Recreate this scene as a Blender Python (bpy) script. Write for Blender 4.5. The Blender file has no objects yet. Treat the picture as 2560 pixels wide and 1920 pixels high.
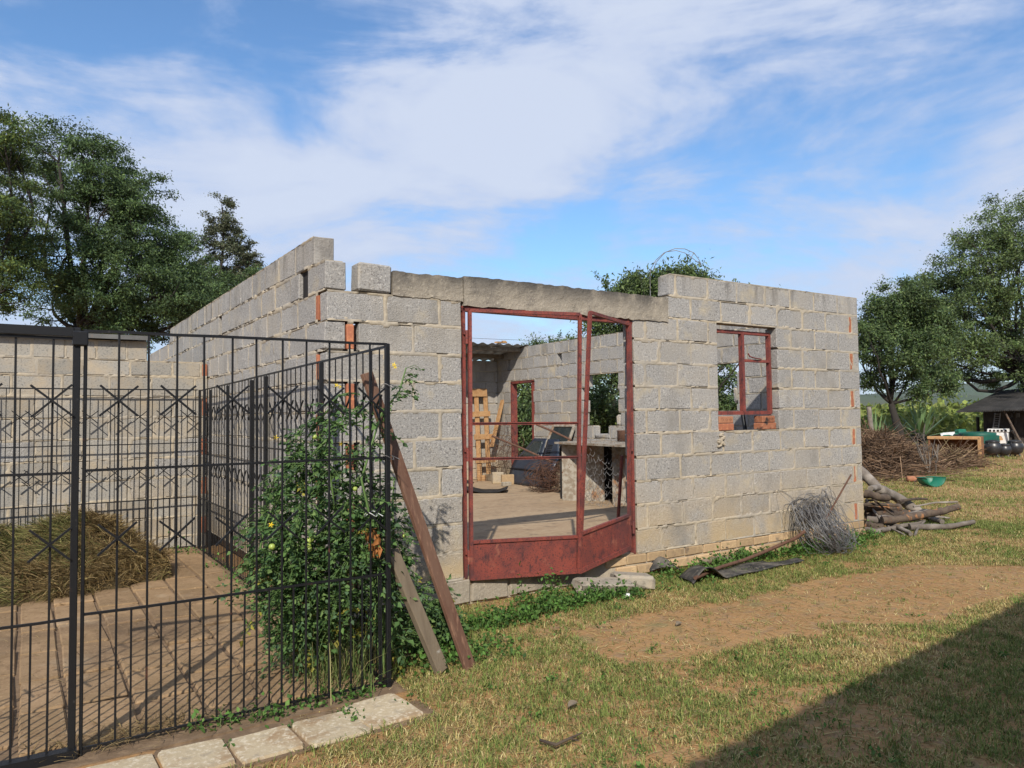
import bpy, math, random
import numpy as np
from mathutils import Vector, Matrix

# ------------------------------------------------------------------ camera, light
scene = bpy.context.scene
rnd = random.Random(7)
F_PX, W_PX, H_PX = 1858.7, 2560.0, 1920.0
YAW, PITCH, ROLL = (math.radians(a) for a in (-33.148, 2.488, -0.685))
CAM = np.array([-1.657, -4.794, 1.358])
_f = np.array([-math.sin(YAW) * math.cos(PITCH), math.cos(YAW) * math.cos(PITCH), math.sin(PITCH)])
_r0 = np.array([math.cos(YAW), math.sin(YAW), 0.0])
_u0 = np.cross(_r0, _f)
C_R = math.cos(ROLL) * _r0 + math.sin(ROLL) * _u0
C_U = -math.sin(ROLL) * _r0 + math.cos(ROLL) * _u0
C_F = _f
cam_data = bpy.data.cameras.new('camera')
cam = bpy.data.objects.new('camera', cam_data)
scene.collection.objects.link(cam)
cam_data.sensor_width = 36.0
cam_data.lens = 36.0 * F_PX / W_PX
cam_data.clip_start = 0.05
cam_data.clip_end = 20000
cam.matrix_world = Matrix(((C_R[0], C_U[0], -C_F[0], CAM[0]), (C_R[1], C_U[1], -C_F[1], CAM[1]),
                           (C_R[2], C_U[2], -C_F[2], CAM[2]), (0, 0, 0, 1)))
scene.camera = cam

SUN_AZ = math.atan2(0.585, 0.811)        # light travels towards this heading (from +Y towards +X)
SUN_EL = math.radians(36.7)
sd = bpy.data.lights.new('sun', 'SUN')
sd.energy = 4.8
sd.angle = math.radians(0.53)
sd.color = (1.0, 0.93, 0.82)
sun = bpy.data.objects.new('sun', sd)
scene.collection.objects.link(sun)
ldir = Vector((math.sin(SUN_AZ) * math.cos(SUN_EL), math.cos(SUN_AZ) * math.cos(SUN_EL), -math.sin(SUN_EL)))
sun.rotation_euler = ldir.to_track_quat('-Z', 'Y').to_euler()

world = bpy.data.worlds.new('World')
scene.world = world
world.use_nodes = True


def build_world():
    nt = world.node_tree
    nt.nodes.clear()
    L = nt.links.new

    def n(t, **kw):
        q = nt.nodes.new(t)
        for k, v in kw.items():
            setattr(q, k, v)
        return q

    def mth(op, a, b=None, c=None, clamp=False):
        q = n('ShaderNodeMath', operation=op, use_clamp=clamp)
        for i, v in enumerate((a, b, c)):
            if v is None:
                continue
            if isinstance(v, (int, float)):
                q.inputs[i].default_value = v
            else:
                L(v, q.inputs[i])
        return q.outputs[0]
    out = n('ShaderNodeOutputWorld')
    bg = n('ShaderNodeBackground')
    bg.inputs['Strength'].default_value = 0.1
    sky = n('ShaderNodeTexSky', sky_type='NISHITA')
    sky.sun_disc = False
    sky.sun_elevation = SUN_EL
    sky.sun_rotation = SUN_AZ + math.pi
    sky.air_density = 1.15
    sky.dust_density = 0.6
    sky.ozone_density = 1.6
    tc = n('ShaderNodeTexCoord')
    sep = n('ShaderNodeSeparateXYZ')
    L(tc.outputs['Generated'], sep.inputs[0])
    # azimuth (degrees from the building's diagonal) and elevation of the view direction
    deg = 180 / math.pi
    hd = math.radians(33.15)
    fx = mth('ADD', mth('MULTIPLY', sep.outputs['X'], math.sin(hd)), mth('MULTIPLY', sep.outputs['Y'], math.cos(hd)))
    rx = mth('SUBTRACT', mth('MULTIPLY', sep.outputs['X'], math.cos(hd)), mth('MULTIPLY', sep.outputs['Y'], math.sin(hd)))
    az = mth('MULTIPLY', mth('ARCTAN2', rx, fx), deg)
    el = mth('MULTIPLY', mth('ARCSINE', sep.outputs['Z']), deg)

    def noise(sc, off, det=8, rough=.55, dist=0.0, stretch=(1, 1, 1)):
        mp = n('ShaderNodeMapping')
        mp.inputs['Location'].default_value = (off, off * .7, off * .3)
        mp.inputs['Rotation'].default_value = (0, math.radians(-14), math.radians(-33))
        mp.inputs['Scale'].default_value = stretch
        L(tc.outputs['Generated'], mp.inputs['Vector'])
        t = n('ShaderNodeTexNoise')
        t.inputs['Scale'].default_value = sc
        t.inputs['Detail'].default_value = det
        t.inputs['Roughness'].default_value = rough
        t.inputs['Distortion'].default_value = dist
        L(mp.outputs[0], t.inputs['Vector'])
        return t.outputs['Fac']
    wa = mth('MULTIPLY', mth('SUBTRACT', noise(3.2, 1.3, 5), .5), 26.0)
    we = mth('MULTIPLY', mth('SUBTRACT', noise(3.6, 6.1, 5), .5), 13.0)
    azw, elw = mth('ADD', az, wa), mth('ADD', el, we)

    def bank(a0, e0, sa_, se_, tilt):
        da, de = mth('SUBTRACT', azw, a0), mth('SUBTRACT', elw, e0)
        c_, s_ = math.cos(math.radians(tilt)), math.sin(math.radians(tilt))
        u = mth('DIVIDE', mth('ADD', mth('MULTIPLY', da, c_), mth('MULTIPLY', de, s_)), sa_)
        v_ = mth('DIVIDE', mth('SUBTRACT', mth('MULTIPLY', de, c_), mth('MULTIPLY', da, s_)), se_)
        r2 = mth('ADD', mth('MULTIPLY', u, u), mth('MULTIPLY', v_, v_))
        return mth('EXPONENT', mth('MULTIPLY', r2, -1.0))
    wisp = noise(3.0, 8.2, 10, .62, .6, (1.0, 1.0, 3.0))
    puff = noise(9.0, 5.5, 9, .6, .3, (1, 1, 2.0))
    v = mth('ADD', mth('MULTIPLY', mth('SUBTRACT', wisp, .5), 3.3), .69)
    v = mth('ADD', v, mth('MULTIPLY', mth('SUBTRACT', puff, .5), .9))
    for k, bk_ in ((-.62, (-28, 24, 13, 4.5, -8)), (-.5, (-14, 22, 4, 4, 0)), (-.75, (21, 19, 13, 4.0, 14)), (-.85, (3, 12.5, 10, 2.4, 8)),
                   (-.5, (-20, 28, 12, 2.5, 0)), (.55, (-16, 16, 9, 5, 25)), (.6, (0, 22, 9, 8, 35)), (.45, (14, 27.5, 12, 4, 12)), (.35, (26, 11, 14, 2.6, 5))):
        v = mth('ADD', v, mth('MULTIPLY', bank(*bk_), k))
    mr = n('ShaderNodeMapRange', interpolation_type='SMOOTHSTEP')
    mr.inputs['From Min'].default_value = -.05
    mr.inputs['From Max'].default_value = 1.05
    L(v, mr.inputs['Value'])
    mask = mth('MULTIPLY', mr.outputs[0], 0.96)
    shade = n('ShaderNodeMapRange')
    shade.inputs['From Min'].default_value = .2
    shade.inputs['From Max'].default_value = 1.3
    L(v, shade.inputs['Value'])
    cc = n('ShaderNodeMix', data_type='RGBA')
    cc.inputs['A'].default_value = (4.5, 5.4, 7.6, 1)
    cc.inputs['B'].default_value = (6.0, 6.7, 8.2, 1)
    L(shade.outputs[0], cc.inputs['Factor'])
    blue = n('ShaderNodeMix', data_type='RGBA', blend_type='MULTIPLY')
    blue.inputs['Factor'].default_value = 1
    blue.inputs['B'].default_value = (.95, 1.27, 1.58, 1)
    L(sky.outputs[0], blue.inputs['A'])
    mx = n('ShaderNodeMix', data_type='RGBA')
    L(mask, mx.inputs['Factor'])
    L(blue.outputs['Result'], mx.inputs['A'])
    L(cc.outputs['Result'], mx.inputs['B'])
    L(mx.outputs['Result'], bg.inputs['Color'])
    L(bg.outputs[0], out.inputs[0])


build_world()
vs = scene.view_settings
vs.view_transform = 'Standard'
vs.look = 'None'
vs.exposure = 0.12
vs.gamma = 1.0
vs.use_curve_mapping = False
scene.cycles.max_bounces = 6
scene.cycles.diffuse_bounces = 3
scene.cycles.transparent_max_bounces = 8
scene.cycles.use_denoising = True


def ray(px, py):
    return C_F + (px - 1280) / F_PX * C_R - (py - 960) / F_PX * C_U


def at(px, py, d):
    """the point at depth d metres along the camera axis behind a photo pixel"""
    return CAM + ray(px, py) * d


def gnd(px, py, z=0.0):
    v = ray(px, py)
    return CAM + v * ((z - CAM[2]) / v[2])


# ------------------------------------------------------------------ numpy noise
def _hash(ix, iy, seed):
    h = (ix.astype(np.int64) * 374761393 + iy.astype(np.int64) * 668265263 + seed * 974634533) & 0x7fffffff
    h = ((h ^ (h >> 13)) * 1274126177) & 0x7fffffff
    h = (h ^ (h >> 16)) & 0x7fffffff
    return (h % 65536) / 65535.0


def vn(x, y, scale, seed=0, octaves=3):
    x = np.asarray(x, float) * scale
    y = np.asarray(y, float) * scale
    tot = np.zeros(np.broadcast(x, y).shape)
    amp, norm = 1.0, 0.0
    for o in range(octaves):
        ix, iy = np.floor(x), np.floor(y)
        fx, fy = x - ix, y - iy
        fx = fx * fx * (3 - 2 * fx)
        fy = fy * fy * (3 - 2 * fy)
        a = _hash(ix, iy, seed + o)
        b = _hash(ix + 1, iy, seed + o)
        c = _hash(ix, iy + 1, seed + o)
        d = _hash(ix + 1, iy + 1, seed + o)
        tot = tot + amp * ((a * (1 - fx) + b * fx) * (1 - fy) + (c * (1 - fx) + d * fx) * fy)
        norm += amp
        amp *= .5
        x, y = x * 2.03 + 11.3, y * 2.03 + 5.7
    return tot / norm


# ------------------------------------------------------------------ scene helpers
COL = scene.collection


def tag(o, label=None, cat=None, group=None, kind=None):
    if label:
        o['label'] = label
    if cat:
        o['category'] = cat
    if group:
        o['group'] = group
    if kind:
        o['kind'] = kind
    return o


def link(name, mesh, mat=None, parent=None):
    o = bpy.data.objects.new(name, mesh)
    COL.objects.link(o)
    if mat is not None and mesh is not None and not mesh.materials:
        mesh.materials.append(mat)
    if parent is not None:
        o.parent = parent
    return o


def empty(name, loc=(0, 0, 0), rz=0.0, label=None, cat=None, group=None):
    o = bpy.data.objects.new(name, None)
    COL.objects.link(o)
    o.location = Vector(loc)
    o.rotation_euler = (0, 0, rz)
    o.empty_display_size = .1
    return tag(o, label, cat, group)


def np_mesh(name, verts, faces, cols=None, smooth=False):
    """faces: int array (n,3) or (n,4); cols per vertex"""
    me = bpy.data.meshes.new(name)
    verts = np.asarray(verts, np.float32)
    faces = np.asarray(faces, np.int32)
    k = faces.shape[1]
    me.vertices.add(len(verts))
    me.vertices.foreach_set('co', verts.ravel())
    me.loops.add(faces.size)
    me.loops.foreach_set('vertex_index', faces.ravel())
    me.polygons.add(len(faces))
    me.polygons.foreach_set('loop_start', np.arange(0, faces.size, k, dtype=np.int32))
    if smooth:
        me.polygons.foreach_set('use_smooth', np.ones(len(faces), bool))
    me.update(calc_edges=True)
    if cols is not None:
        ca = me.color_attributes.new('Col', 'FLOAT_COLOR', 'POINT')
        c4 = np.ones((len(verts), 4), np.float32)
        c4[:, :3] = cols
        ca.data.foreach_set('color', c4.ravel())
    return me


class MB:
    def __init__(s):
        s.v, s.f, s.sm = [], [], []

    def add(s, vs_, fs, smooth=False):
        b = len(s.v)
        s.v += [tuple(p) for p in vs_]
        for q in fs:
            s.f.append(tuple(b + i for i in q))
            s.sm.append(smooth)

    def box(s, c, d, rot=None, bev=0.0):
        x, y, z = (k / 2 for k in d)
        if bev > 0:
            pts, fs = cham(x, y, z, min(bev, x * .9, y * .9, z * .9))
        else:
            pts = [Vector((i * x, j * y, k * z)) for i in (-1, 1) for j in (-1, 1) for k in (-1, 1)]
            fs = [(0, 1, 3, 2), (4, 6, 7, 5), (0, 4, 5, 1), (2, 3, 7, 6), (0, 2, 6, 4), (1, 5, 7, 3)]
        if rot is not None:
            pts = [rot @ Vector(p) for p in pts]
        c = Vector(c)
        s.add([Vector(p) + c for p in pts], fs)
        return s

    def bar(s, p, q, w, h=None, up=(0, 0, 1), bev=0.0):
        p, q = Vector(p), Vector(q)
        d = q - p
        ln = d.length
        d.normalize()
        u = Vector(up)
        if abs(d.dot(u)) > .98:
            u = Vector((0, 1, 0))
        sx = d.cross(u).normalized()
        u = sx.cross(d)
        rot = Matrix((d, sx, u)).transposed()
        s.box((p + q) / 2, (ln, w, h or w), rot, bev)
        return s

    def tube(s, pts, r, sides=6, cap=True, r1=None, smooth=True):
        pts = [Vector(p) for p in pts]
        n = len(pts)
        rings = []
        t = (pts[1] - pts[0]).normalized()
        a = t.orthogonal().normalized()
        vs_ = []
        for i, p in enumerate(pts):
            t = (pts[min(i + 1, n - 1)] - pts[max(i - 1, 0)])
            if t.length < 1e-9:
                t = Vector((0, 0, 1))
            t.normalize()
            a = (a - t * a.dot(t))
            if a.length < 1e-6:
                a = t.orthogonal()
            a.normalize()
            b = t.cross(a)
            if isinstance(r, (list, tuple)):
                rr = r[i]
            else:
                rr = r if r1 is None else r + (r1 - r) * i / (n - 1)
            for k in range(sides):
                an = 2 * math.pi * k / sides
                vs_.append(p + (a * math.cos(an) + b * math.sin(an)) * rr)
        fs = []
        for i in range(n - 1):
            for k in range(sides):
                k2 = (k + 1) % sides
                fs.append((i * sides + k, i * sides + k2, (i + 1) * sides + k2, (i + 1) * sides + k))
        s.add(vs_, fs, smooth)
        if cap:
            s.add(vs_[:sides], [tuple(reversed(range(sides)))])
            s.add(vs_[-sides:], [tuple(range(sides))])
        return s

    def lathe(s, c, prof, n=24, axis=(0, 0, 1), smooth=True):
        ax = Vector(axis).normalized()
        a = ax.orthogonal().normalized()
        b = ax.cross(a)
        c = Vector(c)
        vs_ = []
        for r, h in prof:
            for k in range(n):
                an = 2 * math.pi * k / n
                vs_.append(c + ax * h + (a * math.cos(an) + b * math.sin(an)) * r)
        fs = []
        for i in range(len(prof) - 1):
            for k in range(n):
                k2 = (k + 1) % n
                fs.append((i * n + k, i * n + k2, (i + 1) * n + k2, (i + 1) * n + k))
        s.add(vs_, fs, smooth)
        return s

    def mesh(s, name):
        me = bpy.data.meshes.new(name)
        me.from_pydata([tuple(p) for p in s.v], [], s.f)
        me.polygons.foreach_set('use_smooth', s.sm)
        me.update()
        return me

    def build(s, name, mat, parent=None):
        return link(name, s.mesh(name), mat, parent)


def cham(x, y, z, b):
    """chamfered box: 24 verts, 26 faces"""
    pts, idx = [], {}
    for i in (-1, 1):
        for j in (-1, 1):
            for k in (-1, 1):
                for ax in range(3):
                    p = [i * x, j * y, k * z]
                    for a2 in range(3):
                        if a2 != ax:
                            p[a2] -= (i, j, k)[a2] * b
                    idx[(i, j, k, ax)] = len(pts)
                    pts.append(Vector(p))
    fs = []
    for ax in range(3):
        o1, o2 = (ax + 1) % 3, (ax + 2) % 3
        for sg in (-1, 1):
            q = []
            for a, c in ((-1, -1), (1, -1), (1, 1), (-1, 1)):
                t = [0, 0, 0]
                t[ax], t[o1], t[o2] = sg, a, c
                q.append(idx[(t[0], t[1], t[2], ax)])
            fs.append(tuple(q if sg > 0 else reversed(q)))
        for a in (-1, 1):            # edges parallel to ax
            for c in (-1, 1):
                t0, t1 = [0, 0, 0], [0, 0, 0]
                t0[ax], t1[ax] = -1, 1
                t0[o1] = t1[o1] = a
                t0[o2] = t1[o2] = c
                q = [idx[(*t0, o1)], idx[(*t1, o1)], idx[(*t1, o2)], idx[(*t0, o2)]]
                fs.append(tuple(q if a * c < 0 else reversed(q)))
    for i in (-1, 1):
        for j in (-1, 1):
            for k in (-1, 1):
                q = [idx[(i, j, k, 0)], idx[(i, j, k, 1)], idx[(i, j, k, 2)]]
                fs.append(tuple(q if i * j * k > 0 else reversed(q)))
    return pts, fs


# ------------------------------------------------------------------ materials
def material(name, base, rough=.85, layers=(), bump=(), vary=0.0, metal=0.0, coord='pos', attr=False, transl=0.0, spec=.3):
    """layers: (scale, colour, lo, hi, [stretch xyz]) mixed in by noise; bump: (scale, strength, dist)"""
    m = bpy.data.materials.new(name)
    m.use_nodes = True
    nt = m.node_tree
    nt.nodes.clear()
    L = nt.links.new
    out = nt.nodes.new('ShaderNodeOutputMaterial')
    b = nt.nodes.new('ShaderNodeBsdfPrincipled')
    b.inputs['Roughness'].default_value = rough
    b.inputs['Metallic'].default_value = metal
    b.inputs['Specular IOR Level'].default_value = spec
    if coord == 'pos':
        cs = nt.nodes.new('ShaderNodeNewGeometry').outputs['Position']
    else:
        cs = nt.nodes.new('ShaderNodeTexCoord').outputs['Object']
        oi = nt.nodes.new('ShaderNodeObjectInfo')
        ad = nt.nodes.new('ShaderNodeVectorMath')
        mu = nt.nodes.new('ShaderNodeMath')
        mu.operation = 'MULTIPLY'
        mu.inputs[1].default_value = 37.0
        L(oi.outputs['Random'], mu.inputs[0])
        L(cs, ad.inputs[0])
        L(mu.outputs[0], ad.inputs[1])
        cs = ad.outputs[0]
    if attr:
        at_ = nt.nodes.new('ShaderNodeAttribute')
        at_.attribute_name = 'Col'
        col = at_.outputs['Color']
    else:
        rgb = nt.nodes.new('ShaderNodeRGB')
        rgb.outputs[0].default_value = (*base, 1)
        col = rgb.outputs[0]

    def noise(scale, stretch=None, det=6):
        v = cs
        if stretch:
            mp = nt.nodes.new('ShaderNodeVectorMath')
            mp.operation = 'MULTIPLY'
            mp.inputs[1].default_value = stretch
            L(cs, mp.inputs[0])
            v = mp.outputs[0]
        t = nt.nodes.new('ShaderNodeTexNoise')
        t.inputs['Scale'].default_value = scale
        t.inputs['Detail'].default_value = det
        t.inputs['Roughness'].default_value = .6
        L(v, t.inputs['Vector'])
        return t.outputs['Fac']
    for ly in layers:
        mr = nt.nodes.new('ShaderNodeMapRange')
        mr.inputs['From Min'].default_value = ly[2]
        mr.inputs['From Max'].default_value = ly[3]
        L(noise(ly[0], ly[4] if len(ly) > 4 else None), mr.inputs['Value'])
        fac = mr.outputs[0]
        if len(ly) > 5 and ly[5]:       # height range: full at z0, none at z1
            sp = nt.nodes.new('ShaderNodeSeparateXYZ')
            L(cs, sp.inputs[0])
            hr = nt.nodes.new('ShaderNodeMapRange')
            hr.inputs['From Min'].default_value = ly[5][1]
            hr.inputs['From Max'].default_value = ly[5][0]
            L(sp.outputs['Z'], hr.inputs['Value'])
            mm = nt.nodes.new('ShaderNodeMath')
            mm.operation = 'MULTIPLY'
            L(fac, mm.inputs[0])
            L(hr.outputs[0], mm.inputs[1])
            fac = mm.outputs[0]
        mx = nt.nodes.new('ShaderNodeMix')
        mx.data_type = 'RGBA'
        L(fac, mx.inputs['Factor'])
        L(col, mx.inputs['A'])
        mx.inputs['B'].default_value = (*ly[1], 1)
        col = mx.outputs['Result']
    if vary:
        oi = nt.nodes.new('ShaderNodeObjectInfo')
        mr = nt.nodes.new('ShaderNodeMapRange')
        mr.inputs['To Min'].default_value = 1 - vary
        mr.inputs['To Max'].default_value = 1 + vary
        L(oi.outputs['Random'], mr.inputs['Value'])
        hs = nt.nodes.new('ShaderNodeHueSaturation')
        L(mr.outputs[0], hs.inputs['Value'])
        L(col, hs.inputs['Color'])
        col = hs.outputs[0]
    L(col, b.inputs['Base Color'])
    nrm = None
    for bp in bump:
        bn = nt.nodes.new('ShaderNodeBump')
        bn.inputs['Strength'].default_value = bp[1]
        bn.inputs['Distance'].default_value = bp[2]
        L(noise(bp[0], bp[3] if len(bp) > 3 else None), bn.inputs['Height'])
        if nrm:
            L(nrm, bn.inputs['Normal'])
        nrm = bn.outputs[0]
    if nrm:
        L(nrm, b.inputs['Normal'])
    sh = b.outputs[0]
    if transl:
        tr = nt.nodes.new('ShaderNodeBsdfTranslucent')
        L(col, tr.inputs['Color'])
        ms = nt.nodes.new('ShaderNodeMixShader')
        ms.inputs[0].default_value = transl
        L(sh, ms.inputs[1])
        L(tr.outputs[0], ms.inputs[2])
        sh = ms.outputs[0]
    L(sh, out.inputs['Surface'])
    return m


TAN = (.40, .29, .17)
M = dict(
    block=material('concrete_block', (.318, .304, .285), .95,
                   [(70, (.145, .135, .13), .52, .66), (55, (.50, .47, .43), .54, .68), (1.3, (.36, .32, .265), .48, .78),
                    (2.2, (.44, .33, .19), .28, .58, (1, 1, 1.2), (.12, .85)),
                    (3.4, (.44, .375, .27), .56, .72), (7, (.11, .10, .09), .50, .68, (1, 1, .22), (2.66, 2.30)), (2.6, (.22, .205, .185), .54, .74, (1, 1, .5))],
                   [(110, .9, .008), (38, .4, .007)], vary=.065),
    block_dark=material('weathered_block', (.30, .28, .245), .95,
                        [(60, (.14, .135, .13), .52, .68), (4, (.37, .305, .22), .45, .7)], [(80, .5, .006), (20, .3, .006)], vary=.12),
    mortar=material('mortar', (.385, .325, .24), .95, [(30, (.48, .41, .30), .5, .7), (14, (.27, .23, .175), .54, .70), (2.0, (.33, .295, .245), .42, .62)], [(60, .5, .005), (18, .4, .008)]),
    lintel=material('lintel_concrete', (.30, .26, .205), .95,
                    [(5, (.19, .165, .135), .48, .64), (60, (.42, .37, .29), .55, .7), (4.5, (.06, .056, .052), .36, .56, (1, 1, .5), (2.42, 2.24))],
                    [(60, .6, .01), (16, .5, .02)]),
    brick=material('red_brick', (.34, .125, .068), .9, [(40, (.52, .22, .10), .5, .7), (9, (.22, .09, .06), .55, .75)], [(70, .4, .004)], vary=.15),
    plinth=material('plinth_brick', (.41, .285, .165), .9, [(25, (.5, .36, .2), .48, .68), (4, (.10, .085, .075), .60, .72)], [(60, .5, .006)], vary=.22),
    red=material('weathered_red_paint', (.225, .052, .037), .62,
                 [(9, (.15, .04, .034), .45, .65), (22, (.06, .026, .028), .54, .70, (1, 1, .5)), (90, (.05, .024, .025), .52, .66), (3.2, (.085, .034, .034), .52, .70), (11, (.26, .09, .06), .60, .72)], [(60, .2, .002)], spec=.4),
    black=material('black_paint_steel', (.009, .0095, .011), .45, [(26, (.045, .042, .04), .64, .76), (9, (.10, .04, .025), .68, .76)], [(90, .15, .001)], spec=.35),
    rust=material('rusty_steel', (.115, .06, .04), .9, [(30, (.065, .035, .025), .5, .7), (12, (.19, .10, .055), .6, .75)], [(80, .3, .002)]),
    wire=material('galvanised_wire', (.24, .24, .245), .5, [(9, (.10, .085, .075), .45, .65)], metal=.3),
    soil=material('soil', (.30, .165, .066), .97,
                  [(.8, (.345, .20, .085), .4, .65), (9, (.24, .16, .095), .5, .72), (60, (.40, .28, .14), .56, .70), (120, (.14, .085, .045), .56, .68), (3.1, (.20, .17, .075), .56, .74)],
                  [(35, .5, .012), (6, .4, .03)]),
    slab=material('paving_slab', (.225, .148, .078), .95,
                  [(3, (.31, .205, .115), .42, .66), (24, (.17, .105, .055), .5, .7), (1.7, (.38, .295, .195), .58, .74), (.9, (.13, .085, .05), .50, .66), (60, (.36, .25, .14), .58, .7)], [(40, .4, .006), (8, .3, .01)], vary=.10),
    pale=material('pale_slab', (.40, .325, .215), .95, [(5, (.29, .20, .115), .46, .62), (50, (.56, .49, .37), .5, .7), (16, (.30, .25, .18), .56, .7)], [(60, .5, .006), (10, .4, .012)], vary=.10),
    floor=material('dusty_floor', (.34, .245, .155), .95,
                   [(2.2, (.28, .195, .12), .42, .62, (.6, 2.0, 1)), (25, (.42, .33, .22), .52, .70, (.5, 2, 1)), (6, (.19, .14, .095), .54, .70)], [(40, .3, .006)]),
    bedding=material('bedding_soil', (.15, .10, .06), .97, [(15, (.22, .15, .09), .45, .65)], [(40, .4, .01)]),
    hay=material('hay', (0, 0, 0), .9, attr=True, transl=.15),
    grass=material('grass', (0, 0, 0), .8, attr=True, transl=.25),
    leaf=material('leaf', (0, 0, 0), .65, attr=True, transl=.30, spec=.25),
    bark=material('bark', (.034, .029, .025), .95, [(14, (.035, .03, .026), .45, .65, (1, 1, .3))], [(25, .7, .02, (1, 1, .3))]),  # base colour darkened to carry the crown's shade on the trunks
    logm=material('weathered_log', (.17, .145, .122), .95, [(20, (.12, .10, .085), .48, .68), (5, (.33, .29, .25), .5, .7)], [(40, .5, .01)], vary=.25),
    darklog=material('dark_log', (.10, .075, .055), .95, [(12, (.05, .035, .03), .45, .65), (6, (.33, .16, .07), .60, .68)], [(40, .5, .01)], vary=.25),
    plank=material('red_brown_plank', (.15, .083, .055), .8, [(18, (.115, .055, .036), .45, .65, (1, 1, .12)), (60, (.25, .14, .09), .55, .7, (1, 1, .08))], [(60, .3, .003, (1, 1, .1))]),
    oldwood=material('old_grey_wood', (.19, .15, .105), .9, [(20, (.15, .115, .08), .45, .65, (1, 1, .15)), (9, (.42, .40, .36), .62, .7)], [(50, .5, .006, (1, 1, .12))]),
    pine=material('pine_timber', (.40, .235, .11), .75, [(14, (.33, .17, .07), .45, .65), (50, (.52, .33, .16), .55, .7)], [(40, .2, .002)], vary=.12),
    blue=material('dark_blue_car_paint', (.018, .026, .045), .38, [(5, (.05, .055, .06), .50, .75), (60, (.09, .09, .09), .62, .75)], spec=.5),
    glass=material('dusty_dark_glass', (.02, .028, .03), .2, [(4, (.08, .08, .075), .45, .8)], spec=.5),
    rubber=material('black_rubber', (.013, .013, .014), .65, [(7, (.045, .042, .038), .48, .75)], [(30, .3, .004)]),
    enamel=material('rusty_white_enamel', (.34, .31, .26), .6, [(14, (.22, .18, .135), .42, .58), (5, (.24, .13, .07), .54, .66), (24, (.16, .075, .04), .60, .68)], [(40, .15, .002)]),
    dark=material('near_black', (.016, .015, .015), .9, [(8, (.03, .022, .018), .5, .7)]),  # near-black; in hollows and slots its colour stands in for shade
    zinc=material('old_corrugated_iron', (.17, .17, .165), .6, [(3, (.10, .095, .09), .4, .65), (9, (.22, .16, .12), .58, .72)], metal=.3),
    thatch=material('black_old_roof', (.045, .042, .04), .8, [(6, (.10, .10, .095), .58, .72), (2, (.025, .024, .023), .4, .6)]),
    hutwall=material('dark_hut_wall', (.035, .03, .027), .9, [(5, (.06, .05, .042), .45, .65)], [(20, .5, .02)]),
    green=material('green_plastic', (.010, .14, .085), .45, [(6, (.03, .14, .08), .45, .7)], spec=.4),
    white=material('white_plastic', (.70, .70, .68), .5, [(8, (.52, .50, .46), .5, .7)]),
    iron=material('cast_iron_pot', (.022, .022, .024), .35, [(6, (.05, .048, .045), .5, .7)], spec=.5),
    clay=material('orange_clay', (.36, .165, .09), .85, [(20, (.30, .12, .07), .5, .7)]),
    boxwood=material('brown_stained_box', (.22, .10, .045), .8, [(5, (.10, .05, .025), .45, .65), (14, (.34, .19, .09), .56, .72)], vary=.1),
    dustrubber=material('dusty_rubber', (.035, .034, .033), .8, [(5, (.13, .115, .095), .45, .62), (30, (.20, .175, .14), .58, .70)], [(30, .4, .004)]),
    soot=material('scorched_brick', (.30, .115, .06), .9, [(40, (.38, .19, .11), .5, .7), (11, (.035, .028, .026), .50, .60)], [(70, .4, .004)], vary=.1),
    tank=material('dark_green_tank', (.008, .085, .058), .5, [(6, (.02, .07, .045), .45, .7)]),
    stone=material('rough_concrete_lump', (.30, .265, .21), .95, [(20, (.20, .175, .14), .48, .68), (6, (.36, .30, .22), .5, .7)], [(35, .6, .012)], vary=.08),
    hill=material('hill_forest', (.04, .065, .028), .95, [(.02, (.055, .08, .035), .4, .65), (.004, (.07, .08, .045), .45, .65)]),
    plaster=material('cream_plaster', (.55, .50, .40), .9, [(3, (.48, .43, .34), .45, .65)]),
    tomato=material('green_tomato', (.30, .38, .08), .35, spec=.5),
    flower=material('yellow_flower', (.75, .55, .03), .6),
    deadleaf=material('dead_orange_leaf', (.30, .12, .035), .7),
)

COURSE, PLINTH = 0.205, 0.17
TH = 0.14


def zk(k):
    return PLINTH + COURSE * (12 - k)


# ------------------------------------------------------------------ block pieces
_piece = {}


def piece_mesh(l, t, h, bev=.0055, var=5, jit=.0038, key=''):
    k = (round(l, 2), round(t, 3), round(h, 3), rnd.randrange(var), key)
    if k not in _piece:
        pts, fs = cham(k[0] / 2, t / 2, h / 2, bev)
        j = {}
        out = []
        for p in pts:
            c = (p.x > 0, p.y > 0, p.z > 0)
            if c not in j:
                j[c] = Vector((rnd.uniform(-jit, jit), rnd.uniform(-jit, jit) * .6, rnd.uniform(-jit, jit)))
            out.append(p + j[c] + Vector((rnd.uniform(-1, 1), rnd.uniform(-1, 1), rnd.uniform(-1, 1))) * bev * .3)
        m = MB()
        m.add(out, fs)
        _piece[k] = m.mesh('piece')
    return _piece[k]


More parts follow.
